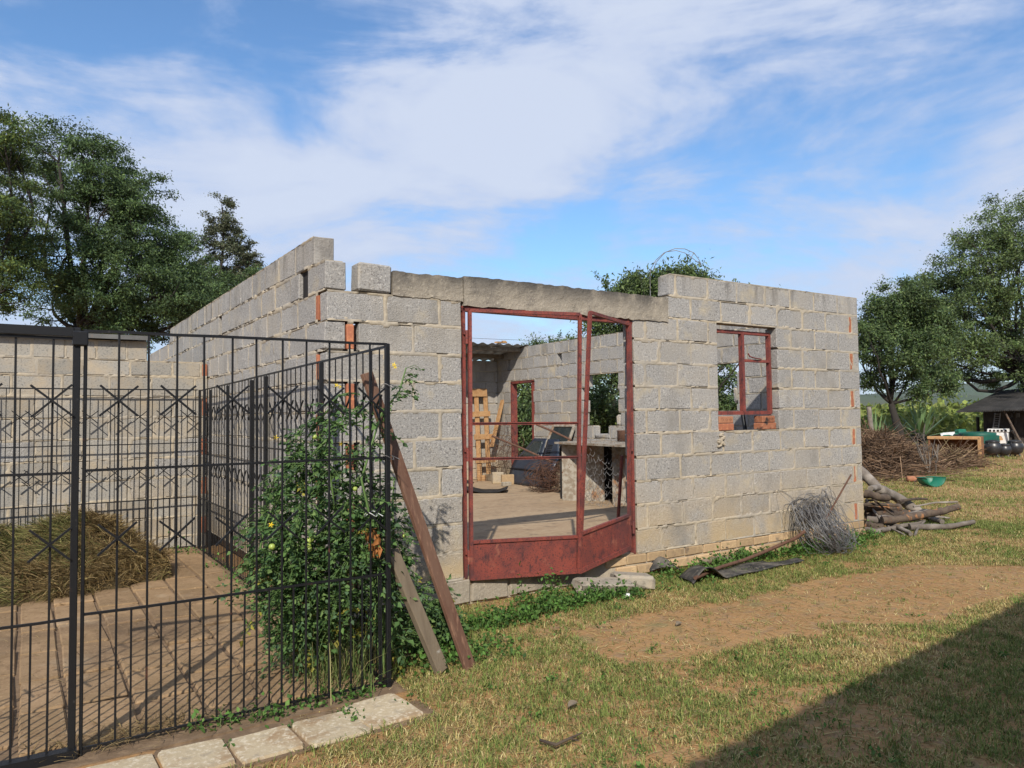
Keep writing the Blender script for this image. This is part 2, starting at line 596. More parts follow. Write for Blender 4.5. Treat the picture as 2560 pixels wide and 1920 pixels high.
class Wall:
    """a block wall from O along D (unit, horizontal), thickness towards N; s runs along D"""

    def __init__(s, O, D, N, th=TH):
        s.O, s.D, s.N, s.th = Vector(O), Vector(D), Vector(N), th
        s.rows = []           # (z0, z1, [(s0, s1, kind)])
        s.rot = math.atan2(s.D.y, s.D.x)

    def row(s, z0, z1, segs):
        s.rows.append((z0, z1, segs))

    def pt(s, a, n, z):
        return s.O + s.D * a + s.N * n + Vector((0, 0, z))

    def blocks(s, parent, mat, single, gap=.016):
        rest = MB()
        for z0, z1, segs in s.rows:
            for seg in segs:
                a, b, kd = seg[:3]
                if b - a < .03:
                    continue
                g = gap * rnd.uniform(.8, 1.35)
                l, h = b - a - g, z1 - z0 - gap * rnd.uniform(.85, 1.3)
                c = s.pt((a + b) / 2, s.th / 2 + rnd.uniform(-.003, .003), (z0 + z1) / 2 + rnd.uniform(-.003, .003))
                if kd == 'r':
                    me = piece_mesh(l, s.th + .004, h * .92, .004)
                    o = link('brick', me, M['brick'], parent)
                elif single(a, b, z0):
                    me = piece_mesh(l, s.th + .003, h)
                    o = link('block', me, mat, parent)
                else:
                    rot = Matrix.Rotation(s.rot, 3, 'Z')
                    rest.box(c, (l, s.th + .006, h), rot, .006)
                    continue
                o.location = c
                o.rotation_euler = (rnd.uniform(-.01, .01), rnd.uniform(-.009, .009), s.rot + rnd.uniform(-.01, .01))
        if rest.v:
            tag(rest.build('block_infill', mat, parent), kind='stuff')

    def mortar(s, name, parent, out_step=None, in_step=None):
        m = MB()
        rot = Matrix.Rotation(s.rot, 3, 'Z')
        for z0, z1, segs in s.rows:
            runs = []
            for seg in segs:
                a, b = seg[:2]
                if runs and abs(runs[-1][1] - a) < .02:
                    runs[-1][1] = b
                else:
                    runs.append([a, b])
            for a, b in runs:
                m.box(s.pt((a + b) / 2, s.th / 2, (z0 + z1) / 2), (b - a - .06, s.th - .022, z1 - z0), rot)
        o = m.build(name, M['mortar'], parent)
        vs_, fs_ = [], []
        base = 0
        for step, side in ((out_step, 0), (in_step, 1)):
            if not step:
                continue
            for z0, z1, segs in s.rows:
                runs = []
                for seg in segs:
                    a, b = seg[:2]
                    if runs and abs(runs[-1][1] - a) < .02:
                        runs[-1][1] = b
                        runs[-1][2].append(a)
                    else:
                        runs.append([a, b, []])
                for a, b, js in runs:
                    ns = max(2, int((b - a) / step))
                    nz = max(4, int((z1 - z0) / step))
                    S, Z = np.meshgrid(np.linspace(a + .012, b - .012, ns + 1), np.linspace(z0, z1, nz + 1), indexing='ij')
                    dj = np.minimum(Z - z0, z1 - Z)
                    for j in js:
                        dj = np.minimum(dj, np.abs(S - j))
                    w = .009 + .020 * vn(S, Z, 7, 5 + side) ** 2 * 2.0
                    hgt = np.where(dj < w, -.0005 + .012 * (vn(S, Z, 26, 9 + side) - .42), -.022)
                    if side == 0:
                        nn = -hgt
                    else:
                        nn = s.th + hgt
                    P = np.array(s.O)[None, None] + S[..., None] * np.array(s.D) + nn[..., None] * np.array(s.N) + Z[..., None] * np.array([0, 0, 1.])
                    vs_.append(P.reshape(-1, 3))
                    I = np.arange((ns + 1) * (nz + 1)).reshape(ns + 1, nz + 1) + base
                    fs_.append(np.stack([I[:-1, :-1], I[1:, :-1], I[1:, 1:], I[:-1, 1:]], -1).reshape(-1, 4))
                    base += (ns + 1) * (nz + 1)
        if vs_:
            me = np_mesh('mortar_joint', np.concatenate(vs_), np.concatenate(fs_), smooth=True)
            link('mortar_joint', me, M['mortar'], o)
        return o


def segs(a, b, phase, pitch=.409, cuts=()):
    """cut the run a..b at joints phase+n*pitch, minus the openings in cuts"""
    js = [a]
    n = math.ceil((a - phase) / pitch)
    while phase + n * pitch < b:
        x = phase + n * pitch
        if x - a > .045 and b - x > .045:
            js.append(x + rnd.uniform(-.012, .012))
        n += 1
    js.append(b)
    out = []
    for p, q in zip(js, js[1:]):
        parts = [(p, q)]
        for c0, c1 in cuts:
            nx = []
            for u, v in parts:
                if c1 <= u or c0 >= v:
                    nx.append((u, v))
                else:
                    if c0 - u > .03:
                        nx.append((u, c0))
                    if v - c1 > .03:
                        nx.append((c1, v))
            parts = nx
        out += [(u, v, 'b') for u, v in parts]
    return out


# ================================================================== SETTING
def smooth01(t):
    t = np.clip(t, 0, 1)
    return t * t * (3 - 2 * t)


def graded(lo, hi, step, far, ratio=1.35):
    a = list(np.arange(lo, hi + 1e-6, step))
    d, x = step, hi
    while x < far:
        d *= ratio
        x += d
        a.append(x)
    d, x = step, lo
    while x > -far:
        d *= ratio
        x -= d
        a.insert(0, x)
    return np.array(a)


PATH = [gnd(*p)[:2] for p in ((1440, 1590), (1500, 1650), (1700, 1665), (1880, 1610), (2080, 1580), (2350, 1540), (2560, 1500),
                              (2620, 1440), (2540, 1415), (2300, 1412), (2050, 1440), (1900, 1480), (1700, 1510), (1550, 1545))]


def in_poly(x, y, poly):
    r = np.zeros(np.shape(x), bool)
    n = len(poly)
    for i in range(n):
        x0, y0 = poly[i]
        x1, y1 = poly[(i + 1) % n]
        c = ((y0 > y) != (y1 > y)) & (x < (x1 - x0) * (y - y0) / (y1 - y0 + 1e-12) + x0)
        r ^= c
    return r


def ground_z(x, y):
    z = (vn(x, y, .9, 3) - .5) * .05 + (vn(x, y, 5, 4) - .5) * .014
    flat = (smooth01((x + 3.2) / .4) * smooth01((6.6 - x) / .4) * smooth01((y + 1.35) / .3))   # under pen and building
    return z * (1 - flat) - .03 * flat * 0.5 - .004


def make_ground():
    xs = graded(-4, 16, .09, 4200)
    ys = graded(-6, 8, .09, 4200)
    X, Y = np.meshgrid(xs, ys, indexing='ij')
    Z = ground_z(X, Y)
    V = np.stack([X, Y, Z], -1).reshape(-1, 3)
    nx, ny = len(xs), len(ys)
    I = np.arange(nx * ny).reshape(nx, ny)
    Fc = np.stack([I[:-1, :-1], I[1:, :-1], I[1:, 1:], I[:-1, 1:]], -1).reshape(-1, 4)
    o = link('ground', np_mesh('ground', V, Fc, smooth=True), M['soil'])
    tag(o, kind='structure')


make_ground()


def blades(P, L, Wd, lean, cols, rng, up=.75):
    """one bent blade per row of P -> verts, faces, colours"""
    n = len(P)
    an = rng.uniform(0, 2 * np.pi, n)
    d = np.stack([np.cos(an), np.sin(an), np.zeros(n)], 1)
    sd_ = np.stack([-d[:, 1], d[:, 0], np.zeros(n)], 1)
    h = np.sqrt(np.clip(1 - lean ** 2, 0, 1))
    mid = P + (d * (lean * .35)[:, None] + np.array([0, 0, 1.]) * (h * .6)[:, None]) * L[:, None]
    tip = P + (d * lean[:, None] + np.array([0, 0, 1.]) * (h * .85)[:, None]) * L[:, None]
    w = sd_ * Wd[:, None]
    V = np.stack([P - w, P + w, mid + w * .8, mid - w * .8, tip], 1).reshape(-1, 3)
    b = np.arange(n)[:, None] * 5
    Ft = np.concatenate([b + [[0, 1, 2]], b + [[0, 2, 3]], b + [[3, 2, 4]]])
    return V, Ft, np.repeat(cols, 5, 0)


DRY = np.array([[.46, .37, .145], [.38, .30, .11], [.55, .46, .22], [.28, .20, .085]])
GRN = np.array([[.15, .20, .045], [.20, .25, .06], [.11, .15, .04], [.25, .27, .08]])


def grass_density(x, y):
    d = np.ones_like(x)
    pathm = in_poly(x + (vn(x, y, 2.2, 31) - .5) * .5, y + (vn(x, y, 2.2, 32) - .5) * .35, PATH)
    d = np.where(pathm, .035, d)
    d *= smooth01((vn(x, y, 1.5, 21) - .20) / .28) * .75 + .25
    bld = (x > -.02) & (x < 6.12) & (y > -.01)
    pen = (x < -.05) & (y > -1.69)
    d[bld | pen] = 0
    return d


def make_grass():
    rng = np.random.default_rng(4)
    Vs, Fs, Cs = [], [], []
    base = 0
    for (x0, x1, y0, y1, dens, nb, sc) in ((-1.2, 8.5, -3.9, .2, 1700, 8, 1.0), (6.1, 16, -6, 5, 300, 7, 1.4), (12, 45, -10, 16, 40, 7, 2.4)):
        n = int((x1 - x0) * (y1 - y0) * dens)
        x, y = rng.uniform(x0, x1, n), rng.uniform(y0, y1, n)
        k = rng.random(n) < grass_density(x, y)
        x, y = x[k], y[k]
        n = len(x)
        g = vn(x, y, 1.3, 41) * .45 + vn(x, y, 7, 42) * .35 + rng.random(n) * .2
        near_wall = np.clip(1 - np.abs(y + .25) / .5, 0, 1) * (x < 6.2)
        gp = np.clip((g - .415) / .15 + near_wall * .7, .10, .92)
        X = np.repeat(x, nb) + rng.normal(0, .018 * sc, n * nb)
        Y = np.repeat(y, nb) + rng.normal(0, .018 * sc, n * nb)
        gp = np.repeat(gp, nb)
        ok = ~(((X > -.03) & (X < 6.13) & (Y > -.02)) | ((X < -.05) & (Y > -1.36)))
        X, Y, gp = X[ok], Y[ok], gp[ok]
        m = len(X)
        isg = rng.random(m) < gp
        c = np.where(isg[:, None], GRN[rng.integers(0, 4, m)], DRY[rng.integers(0, 4, m)]) * rng.uniform(.75, 1.25, (m, 1))
        L = rng.uniform(.014, .05, m) * sc * np.where(isg, 1.1, 1.0)
        P = np.stack([X, Y, ground_z(X, Y) - .002], 1)
        V, Fc, Cc = blades(P, L, rng.uniform(.0012, .0026, m) * sc, np.where(isg, rng.uniform(.4, .98, m), rng.uniform(.65, 1.0, m)), c, rng)
        Vs.append(V)
        Fs.append(Fc + base)
        Cs.append(Cc)
        base += len(V)
    # loose straw and leaf litter lying flat
    n = 30000
    x, y = rng.uniform(-.6, 8.5, n), rng.uniform(-3.9, 0, n)
    k = ~(((x > -.03) & (x < 6.13) & (y > -.03)) | ((x < -.05) & (y > -1.3)))
    x, y = x[k], y[k]
    n = len(x)
    P = np.stack([x, y, ground_z(x, y) + .003], 1)
    c = DRY[rng.integers(0, 4, n)] * rng.uniform(.6, 1.25, (n, 1))
    V, Fc, Cc = blades(P, rng.uniform(.02, .09, n), rng.uniform(.0012, .003, n), np.full(n, .995), c, rng)
    Vs.append(V)
    Fs.append(Fc + base)
    Cs.append(Cc)
    o = link('grass', np_mesh('grass', np.concatenate(Vs), np.concatenate(Fs), np.concatenate(Cs)), M['grass'])
    tag(o, 'short patchy grass, part green part dry straw, around the bare earth path', 'grass', kind='stuff')


make_grass()

# ------------------------------------------------------------------ pen paving and pale slabs
pav = MB()
pav.box((-1.7, 1.25, -.012), (3.3, 5.2, .03))
paving = pav.build('pen_paving', M['bedding'])
tag(paving, kind='structure')
strips = [-3.03, -2.76, -2.49, -2.22, -1.95, -1.68, -1.475, -1.205, -.935, -.665, -.405, -.16]
for i, (a, b) in enumerate(zip(strips, strips[1:])):
    y = -1.2 + (i * .37) % .5 - .3
    while y < 3.78:
        L_ = rnd.choice((.55, .62, .5))
        y0, y1 = max(y, -1.2), min(y + L_, 3.78)
        y += L_
        if y1 - y0 < .08:
            continue
        me = piece_mesh(b - a - .022, y1 - y0 - .02, .05, .008, 2, .006, 'slab')
        o = link('slab', me, M['slab'], paving)
        o.location = ((a + b) / 2, (y0 + y1) / 2, -.006 + rnd.uniform(-.004, .004))
        o.rotation_euler = (rnd.uniform(-.008, .008), rnd.uniform(-.008, .008), rnd.uniform(-.015, .015))

pb = MB()
pb.box((-1.1, -1.5, -.02), (2.1, .42, .03))
pale_path = pb.build('slab_path', M['bedding'])
tag(pale_path, kind='structure')
for cx, cy, lx, ly, rz in ((-.255, -1.52, .27, .30, .10), (-.52, -1.57, .265, .27, .06), (-.80, -1.57, .255, .24, .03), (-1.065, -1.54, .25, .28, .02),
                           (-1.335, -1.53, .26, .28, 0), (-1.61, -1.53, .26, .28, -.02), (-1.88, -1.53, .26, .28, .01)):
    m = MB()
    n = 24
    ring = []
    for k in range(n):
        t = 2 * math.pi * k / n
        ex = math.copysign(abs(math.cos(t)) ** .13, math.cos(t)) * lx / 2
        ey = math.copysign(abs(math.sin(t)) ** .13, math.sin(t)) * ly / 2
        j = 1 + rnd.uniform(-.035, .02)
        ring.append(Vector((ex * j, ey * j, 0)))
    m.add([p * .97 + Vector((0, 0, .03)) for p in ring] + [p + Vector((0, 0, .018)) for p in ring] + [p + Vector((0, 0, -.03)) for p in ring],
          [tuple(range(n))] + [(k, n + k, n + (k + 1) % n, (k + 1) % n) for k in range(n)] + [(n + k, 2 * n + k, 2 * n + (k + 1) % n, n + (k + 1) % n) for k in range(n)])
    o = m.build('slab', M['pale'], pale_path)
    o.location = (cx, cy, -.020)
    o.rotation_euler = (rnd.uniform(-.03, .03), rnd.uniform(-.03, .03), rz)

# ================================================================== THE BLOCK BUILDING
bld = empty('block_building', (3.05, 0, 0), label='unfinished roofless grey concrete block building with red steel double door', cat='building')


def under(o):
    """parent to the building without moving it"""
    o.parent = bld
    o.matrix_parent_inverse = Matrix.Translation(-bld.location)
    return o


XL, YB = 6.09, 7.5
DOOR = (1.04, 2.73)
WIN = (3.80, 4.66)
fwl = Wall((0, 0, 0), (1, 0, 0), (0, 1, 0))
fw = Wall((0, 0, 0), (1, 0, 0), (0, 1, 0))
for k in range(1, 13):
    z0, z1 = zk(k), zk(k - 1)
    cuts = [WIN] if 3 <= k <= 7 else []
    if k >= 3:
        if k % 2:
            fwl.row(z0, z1, [(0, .43, 'b'), (.43, .85, 'b'), (.85, DOOR[0], 'b')])
        else:
            fwl.row(z0, z1, [(TH, .205, 'r'), (.225, .64, 'b'), (.64, DOOR[0], 'b')])
    a = 3.165 if k == 1 else (3.15 if k == 2 else DOOR[1])
    if k % 2:
        fw.row(z0, z1, segs(a, XL, 2.86 + .004 * k % .01, .407, cuts))
    else:
        fw.row(z0, z1, segs(a, 5.905, 3.03, .411, cuts) + [(5.905, 5.972, 'r'), (5.972, XL, 'b')])
flm = under(fwl.mortar('front_wall', None, .013, None))
fwl.blocks(flm, M['block'], lambda a, b, z: True)
fmort = under(fw.mortar('front_wall', None, .013, None))
fw.blocks(fmort, M['block'], lambda a, b, z: True)
# loose end block on top of the low corner
m = MB()
m.box((.352, .07, 2.328), (.243, .15, .196), Matrix.Rotation(.03, 3, 'Y'), .012)
m.build('block', M['block'], flm)

lw = Wall((0, 0, 0), (0, 1, 0), (1, 0, 0))
for k in range(1, 13):
    z0, z1 = zk(k), zk(k - 1)
    if k == 1:
        sg = segs(.23, 6.4, .24, .42)
    elif k == 2:
        sg = [(0.0, .385, 'b')] + segs(.55, YB + .95, .37, .413, [(3.14, 3.25)])
    elif k % 2:
        sg = [(TH + .002, .20, 'r')] + segs(.20, YB + .95, .20, .41)
    else:
        sg = segs(0, YB + .95, 0, .41)
    lw.row(z0, z1, sg)
lmort = under(lw.mortar('left_wall', None, .018, None))
lw.blocks(lmort, M['block'], lambda a, b, z: b < 4.1 or z > 2.2)

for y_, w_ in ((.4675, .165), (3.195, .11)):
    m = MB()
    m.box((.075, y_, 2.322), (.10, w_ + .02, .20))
    m.build('vent_shade_fill', M['dark'], lmort)  # solid box in the slit, coloured black for the shade of a hollow

rw = Wall((XL, 0, 0), (0, 1, 0), (-1, 0, 0))
RDOOR = (6.16, 6.89)
HOLE = (3.88, 4.74)
for k in range(1, 13):
    z0, z1 = zk(k), zk(k - 1)
    cuts = []
    if k >= 4:
        cuts.append(RDOOR)
    if 4 <= k <= 7:
        cuts.append((HOLE[0] - {4: 0, 5: 0.03, 6: 0, 7: .05}[k], HOLE[1] + {4: -.1, 5: 0.02, 6: -.03, 7: .0}[k]))
    if 4 <= k <= 6:
        cuts.append(({4: 1.56, 5: 1.60, 6: 1.59}[k], 2.3))
    if k == 8:
        cuts.append((4.12, 4.47))
    if k == 2:
        cuts += [(5.31, 5.42), (6.92, 7.0)]
    ph = .2 if k % 2 else .4
    rw.row(z0, z1, segs(TH, YB, ph, .409, cuts))
rmort = under(rw.mortar('right_wall', None, None, .024))
rw.blocks(rmort, M['block'], lambda a, b, z: a > 3.3 and z > .95 or (a > 4.8 and a < 6.3 and z > .7) or (.7 < a < 2.6 and z > 1.1))
# broken lumps at the hole edge
for y, z, sy, sz in ((1.56, 1.83, .10, .14), (1.61, 1.6, .10, .2), (1.58, 1.44, .1, .12), (3.86, 1.80, .10, .12), (3.83, 1.46, .11, .13), (3.89, 1.28, .10, .16), (4.30, 1.03, .34, .08)):
    m = MB()
    pts, fs = cham(.07, sy / 2, sz / 2, .025)
    m.add([p + Vector((rnd.uniform(-.006, .006), rnd.uniform(-.015, .015), rnd.uniform(-.015, .015))) for p in pts], fs)
    o = m.build('broken_block', M['block'], rmort)
    o.location = (XL - .07, y, z)

bw = Wall((TH, YB - TH, 0), (1, 0, 0), (0, 1, 0))
for k in range(2, 13):
    bw.row(zk(k), zk(k - 1), segs(.0, XL - 2 * TH, .0 if k % 2 else .2, .41))
bmort = under(bw.mortar('back_wall', None, None, None))
bw.blocks(bmort, M['block'], lambda a, b, z: a > 4.0 and z > .4)

# plinth bricks under the right part of the front wall, rough concrete under the left part
plm = MB()
plm.box((XL / 2, .075, .075), (XL - .02, .125, .18))
pl = under(plm.build('plinth', M['mortar']))
for r, (z0, z1) in enumerate(((.085, .168), (-.005, .08))):
    x = DOOR[1] - .35 + r * .11
    while x < XL - .02:
        w = min(.232, XL - x)
        me = piece_mesh(w - .014, .14, z1 - z0 - .01, .007, 4, .004, 'pl')
        o = link('brick', me, M['plinth'], pl)
        o.location = (x + w / 2, .070 + rnd.uniform(-.006, .004) - r * .012, (z0 + z1) / 2)
        o.rotation_euler = (0, 0, rnd.uniform(-.02, .02))
        x += w
x = 0.0
while x < DOOR[0] + .9:
    w = rnd.uniform(.3, .45)
    w = min(w, DOOR[0] + 1.3 - x)
    o = link('foundation_block', piece_mesh(w - .02, .15, .17, .012, 3, .008, 'fd'), M['lintel'], pl)
    o.location = (x + w / 2, .066, .082)
    x += w

fl = MB()
fl.box((XL / 2, YB / 2, .085), (XL - 2 * TH - .002, YB - 2 * TH - .002, .17))
fl.box(((DOOR[0] + DOOR[1]) / 2, .07, .155), (DOOR[1] - DOOR[0] + .2, .13, .05))
tag(fl.build('floor', M['floor']), kind='structure')


def rough_beam(x0, x1, z0, z1, y0, y1, seed, step=.025):
    """a lintel with uneven cast faces"""
    nx, ny, nz = max(2, int((x1 - x0) / step)), 4, 8
    loop = []
    for j in range(nz):
        loop.append((y0, z0 + (z1 - z0) * j / nz))
    for j in range(ny):
        loop.append((y0 + (y1 - y0) * j / ny, z1))
    for j in range(nz):
        loop.append((y1, z1 - (z1 - z0) * j / nz))
    for j in range(ny):
        loop.append((y1 - (y1 - y0) * j / ny, z0))
    n = len(loop)
    xs = np.linspace(x0, x1, nx + 1)
    V = []
    yc, zc = (y0 + y1) / 2, (z0 + z1) / 2
    for x in xs:
        for i, (y, z) in enumerate(loop):
            a = float(vn(x, z + y * 1.7, 9, seed)) - .5
            b2 = float(vn(x, i * .13, 24, seed + 7)) - .5
            edge = .012 if (z in (z0, z1)) else .006
            V.append((x + (a * .01), y + (y - yc) * .12 * a + b2 * .006, z + (1 if z > zc else -1) * (a * edge * 1.6 + b2 * edge * 1.4)))
    Fc = [(i * n + k, i * n + (k + 1) % n, (i + 1) * n + (k + 1) % n, (i + 1) * n + k) for i in range(nx) for k in range(n)]
    Fc += [tuple(range(n)), tuple(nx * n + k for k in reversed(range(n)))]
    mm = MB()
    mm.add(V, Fc, False)
    return mm


under(rough_beam(.482, 1.045, 2.215, 2.385, -.008, .15, 3).build('lintel', M['lintel']))
under(rough_beam(1.052, 3.148, 2.185, 2.405, -.014, .155, 8).build('lintel', M['lintel']))

# --- steel door frame, two leaves standing ajar
fr = MB()
fr.bar((DOOR[0] + .018, .03, .17), (DOOR[0] + .018, .03, 2.18), .05, .022, (1, 0, 0))
fr.bar((DOOR[1] - .02, .03, .17), (DOOR[1] - .02, .03, 2.18), .05, .026, (1, 0, 0))
fr.bar((DOOR[0], .035, 2.165), (DOOR[1], .035, 2.165), .06, .035)
frame = under(fr.build('door_frame', M['red']))
for x, z in ((DOOR[0] + .03, 1.95), (DOOR[0] + .03, 1.08), (DOOR[0] + .03, .33), (DOOR[1] - .045, 1.86), (DOOR[1] - .045, 1.10), (DOOR[1] - .045, .40)):
    h = MB()
    h.tube([(x, -.012, z - .05), (x, -.012, z + .05)], .012, 8)
    h.box((x, .0, z + .03), (.05, .02, .022))
    h.build('hinge', M['red'], frame)


def leaf(A, B, A2, B2, rails, kick, name='door_leaf'):
    """A,B bottom corners (hinge, free), A2,B2 top corners"""
    A, B, A2, B2 = (Vector(p) for p in (A, B, A2, B2))
    nrm = (B - A).cross(A2 - A).normalized()

    def P(u, v):
        lo, hi = A + (B - A) * u, A2 + (B2 - A2) * u
        return lo + (hi - lo) * v
    H = (A2 - A).length
    m = MB()
    w = .025
    m.bar(P(0, 0), P(0, 1), w, .026, nrm)
    m.bar(P(1, 0), P(1, 1), w, .026, nrm)
    m.bar(P(0, 1), P(1, 1), w, .026, nrm)
    m.bar(P(0, .008), P(1, .008), w + .012, .028, nrm)
    o = under(m.build(name, M['red']))
    for z in rails:
        r = MB()
        v = z / H
        r.bar(P(.02, v), P(.98, v), .018, .018, nrm)
        r.bar(P(.02, v + .004) + nrm * .012, P(.98, v + .004) + nrm * .012, .008, .012, nrm)
        r.build('rail', M['red'], o).matrix_parent_inverse = o.matrix_world.inverted()
    v = kick / H
    k = MB()
    q = [P(.02, .012), P(.98, .012), P(.98, v), P(.02, v)]
    nu, nv = 14, 6
    for sgn in (1, -1):
        gv = []
        for i in range(nu + 1):
            for j in range(nv + 1):
                u_, v_ = i / nu, j / nv
                p = (q[0] * (1 - u_) + q[1] * u_) * (1 - v_) + (q[3] * (1 - u_) + q[2] * u_) * v_
                gv.append(p + nrm * (sgn * .0015 + .004 * (float(vn(u_ * 3, v_ * 2, 1.5, 77)) - .5)))
        k.add(gv, [(i * (nv + 1) + j, (i + 1) * (nv + 1) + j, (i + 1) * (nv + 1) + j + 1, i * (nv + 1) + j + 1) for i in range(nu) for j in range(nv)], True)
    k.build('kick_panel', M['red'], o)
    kr = MB()
    kr.bar(P(.01, v), P(.99, v), .024, .026, nrm)
    kr.build('rail', M['red'], o)
    return o


leaf((1.085, -.02, .165), (1.985, -.135, .125), (1.095, -.015, 2.15), (2.03, -.15, 2.165), (.88, 1.14), .275)
leaf((2.625, -.02, .22), (1.965, -.175, .13), (2.665, -.02, 2.135), (2.045, -.26, 2.168), (), .29)

# --- steel window frame on loose bricks
wf = MB()
WX0, WX1, WZ0, WZ1 = WIN[0] + .012, WIN[1] - .012, 1.365, 2.155
yw = .09
wf.bar((WX0, yw, WZ0), (WX0, yw, WZ1), .04, .032, (1, 0, 0))
wf.bar((WX1, yw, WZ0), (WX1, yw, WZ1), .04, .032, (1, 0, 0))
wf.bar((WX0, yw, WZ0), (WX1, yw, WZ0), .045, .036)
wf.bar((WX0, yw, WZ1), (WX1, yw, WZ1), .045, .032)
wfo = under(wf.build('window_frame', M['red']))
mm = MB()
mm.bar((4.235, yw - .004, WZ0), (4.235, yw - .004, WZ1), .045, .036, (1, 0, 0))
mm.build('mullion', M['red'], wfo)
mm = MB()
mm.bar((4.235, yw - .006, 1.88), (WX1, yw - .006, 1.88), .035, .026)
mm.build('transom', M['red'], wfo)
mm = MB()
mm.tube([(4.30, yw - .03, 1.95), (4.32, yw - .035, 1.92), (4.40, yw - .04, 1.905), (4.5, yw - .03, 1.90)], .007, 5)
mm.build('window_stay', M['red'], wfo)
for (x, z, lab, w, mt) in ((3.91, 1.239, 'lower orange brick under the left side of the red window frame', .22, 'brick'),
                           (3.915, 1.308, 'upper holed orange brick under the left side of the red window frame', .2, 'clay'),
                           (4.54, 1.239, 'lower scorched brick under the right side of the red window frame', .225, 'soot'),
                           (4.535, 1.308, 'upper scorched brick under the right side of the red window frame', .2, 'soot')):
    b = MB()
    b.box((0, 0, 0), (w, .105, .066), Matrix.Rotation(rnd.uniform(-.05, .05), 3, 'Z'), .006)
    o = b.build('loose_brick', M[mt])
    o.location = (x, .07, z - .008)
    tag(o, lab, 'brick', 'bricks propping the window frame')
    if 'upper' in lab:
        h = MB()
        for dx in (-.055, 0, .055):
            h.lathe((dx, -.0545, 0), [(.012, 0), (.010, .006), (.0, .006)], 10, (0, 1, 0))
        h.build('hole_shade', M['dark'], o)  # no hole is cut; the dark colour stands in for its shade
# mortar drip below the window corner
m = MB()
for i in range(9):
    c = Vector((3.80 + rnd.uniform(-.03, .05), -.012, 1.17 - i * .014))
    m.box(c, (rnd.uniform(.03, .06), .03, rnd.uniform(.015, .03)), Matrix.Rotation(rnd.uniform(-.5, .5), 3, 'Y'), .006)
m.build('mortar_lump', M['mortar'], fmort)

# --- inner doorway frame in the right wall
fr = MB()
for y in (RDOOR[0] + .02, RDOOR[1] - .02):
    fr.bar((XL - .09, y, .17), (XL - .09, y, 1.985), .12, .04, (0, 1, 0))
fr.bar((XL - .09, RDOOR[0], 1.985), (XL - .09, RDOOR[1], 1.985), .12, .04)
under(fr.build('inner_door_frame', M['red']))


# --- sheet roof over the back bay
def corrugated(x0, x1, y0, y1, z0, z1, pitch, amp, along='y', seg=6):
    """ribs run from y0 (height z0) to y1 (height z1)"""
    n = int((x1 - x0) / pitch * seg)
    V, Fc = [], []
    for i in range(n + 1):
        x = x0 + (x1 - x0) * i / n
        w = amp * math.cos(2 * math.pi * (x - x0) / pitch)
        for y, z in ((y0, z0), (y1, z1)):
            V.append((x, y, z + w))
    for i in range(n):
        Fc.append((2 * i, 2 * i + 2, 2 * i + 3, 2 * i + 1))
    k = len(V)
    V += [(x, y, z - .004) for x, y, z in V]
    Fc += [(k + 2 * i, k + 2 * i + 1, k + 2 * i + 3, k + 2 * i + 2) for i in range(n)]
    for e in (0, 1):
        Fc += [(2 * i + e, k + 2 * i + e, k + 2 * i + 2 + e, 2 * i + 2 + e) for i in range(n)]
    m_ = MB()
    m_.add(V, Fc, True)
    return m_


roof = empty('lean_to_roof', (3, 7, 2.6))
under(roof)
roof.location = (0, 0, 0)
for i in range(8):
    xa = .16 + i * .745
    c = corrugated(xa, xa + .76, 6.36 + rnd.uniform(-.03, .03), 7.75, 2.645 + .008 * (i % 2), 2.46 + .008 * (i % 2), .2, .017)
    c.build('roof_sheet', M['zinc'], roof)
for y, z in ((6.55, 2.575), (7.15, 2.50)):
    b = MB()
    b.bar((.1, y, z), (6.0, y, z), .05, .07)
    b.build('purlin', M['oldwood'], roof)
for i, (a, b_) in enumerate((((5.45, 6.6, 2.70), (5.75, 6.75, 2.72)), ((5.6, 6.55, 2.71), (5.8, 6.9, 2.76)))):
    b = MB()
    b.bar(a, b_, .07, .03)
    tag(b.build('timber_offcut', M['pine']), ('long pale timber offcut lying on the back roof', 'short pale timber offcut propped on the back roof')[i], 'timber')

# ================================================================== OUTBUILDING WALL BEHIND THE PEN
outb = empty('outbuilding', (-2.0, 3.8, 0), label='low grey block outbuilding with sheet metal roof edge behind the hay pen', cat='building')
ow = Wall((-4.5, 3.8, 0), (1, 0, 0), (0, 1, 0))
lines = [.0, .125, .335, .545, .755, .965, 1.175, 1.39, 1.605, 1.82, 1.985]
for i, (a, b) in enumerate(zip(lines, lines[1:])):
    if i % 2:
        sg = segs(0, 4.425, .05, .41) + [(4.425, 4.495, 'r')]
    else:
        sg = segs(0, 4.495, .26, .41)
    ow.row(a, b - (.0 if b < 1.9 else .0), sg)
ow.row(1.985, 2.185, segs(0, 3.9, .07, .28))
om = ow.mortar('wall', None, .016, None)
om.parent = outb
om.matrix_parent_inverse = Matrix.Translation(-outb.location)
ow.blocks(om, M['block_dark'], lambda a, b, z: a > 2.3)
r = corrugated(-4.6, -.6, 3.72, 6.6, 2.225, 2.10, .076, .009)
ro = r.build('roof', M['zinc'], outb)
ro.matrix_parent_inverse = Matrix.Translation(-outb.location)
g = MB()
g.bar((-4.6, 3.725, 2.215), (-.59, 3.725, 2.215), .02, .045)
g.build('roof_edge', M['zinc'], ro)
w = MB()
for x in (-4.43, -.66):
    w.box((x, 5.2, 1.05), (.14, 2.5, 2.05))
w.box((-2.55, 6.4, 1.02), (3.6, .14, 2.0))
wo = w.build('side_wall', M['block_dark'], outb)
wo.matrix_parent_inverse = Matrix.Translation(-outb.location)

# ================================================================== THE BLACK STEEL PEN FENCE
_bars = {}


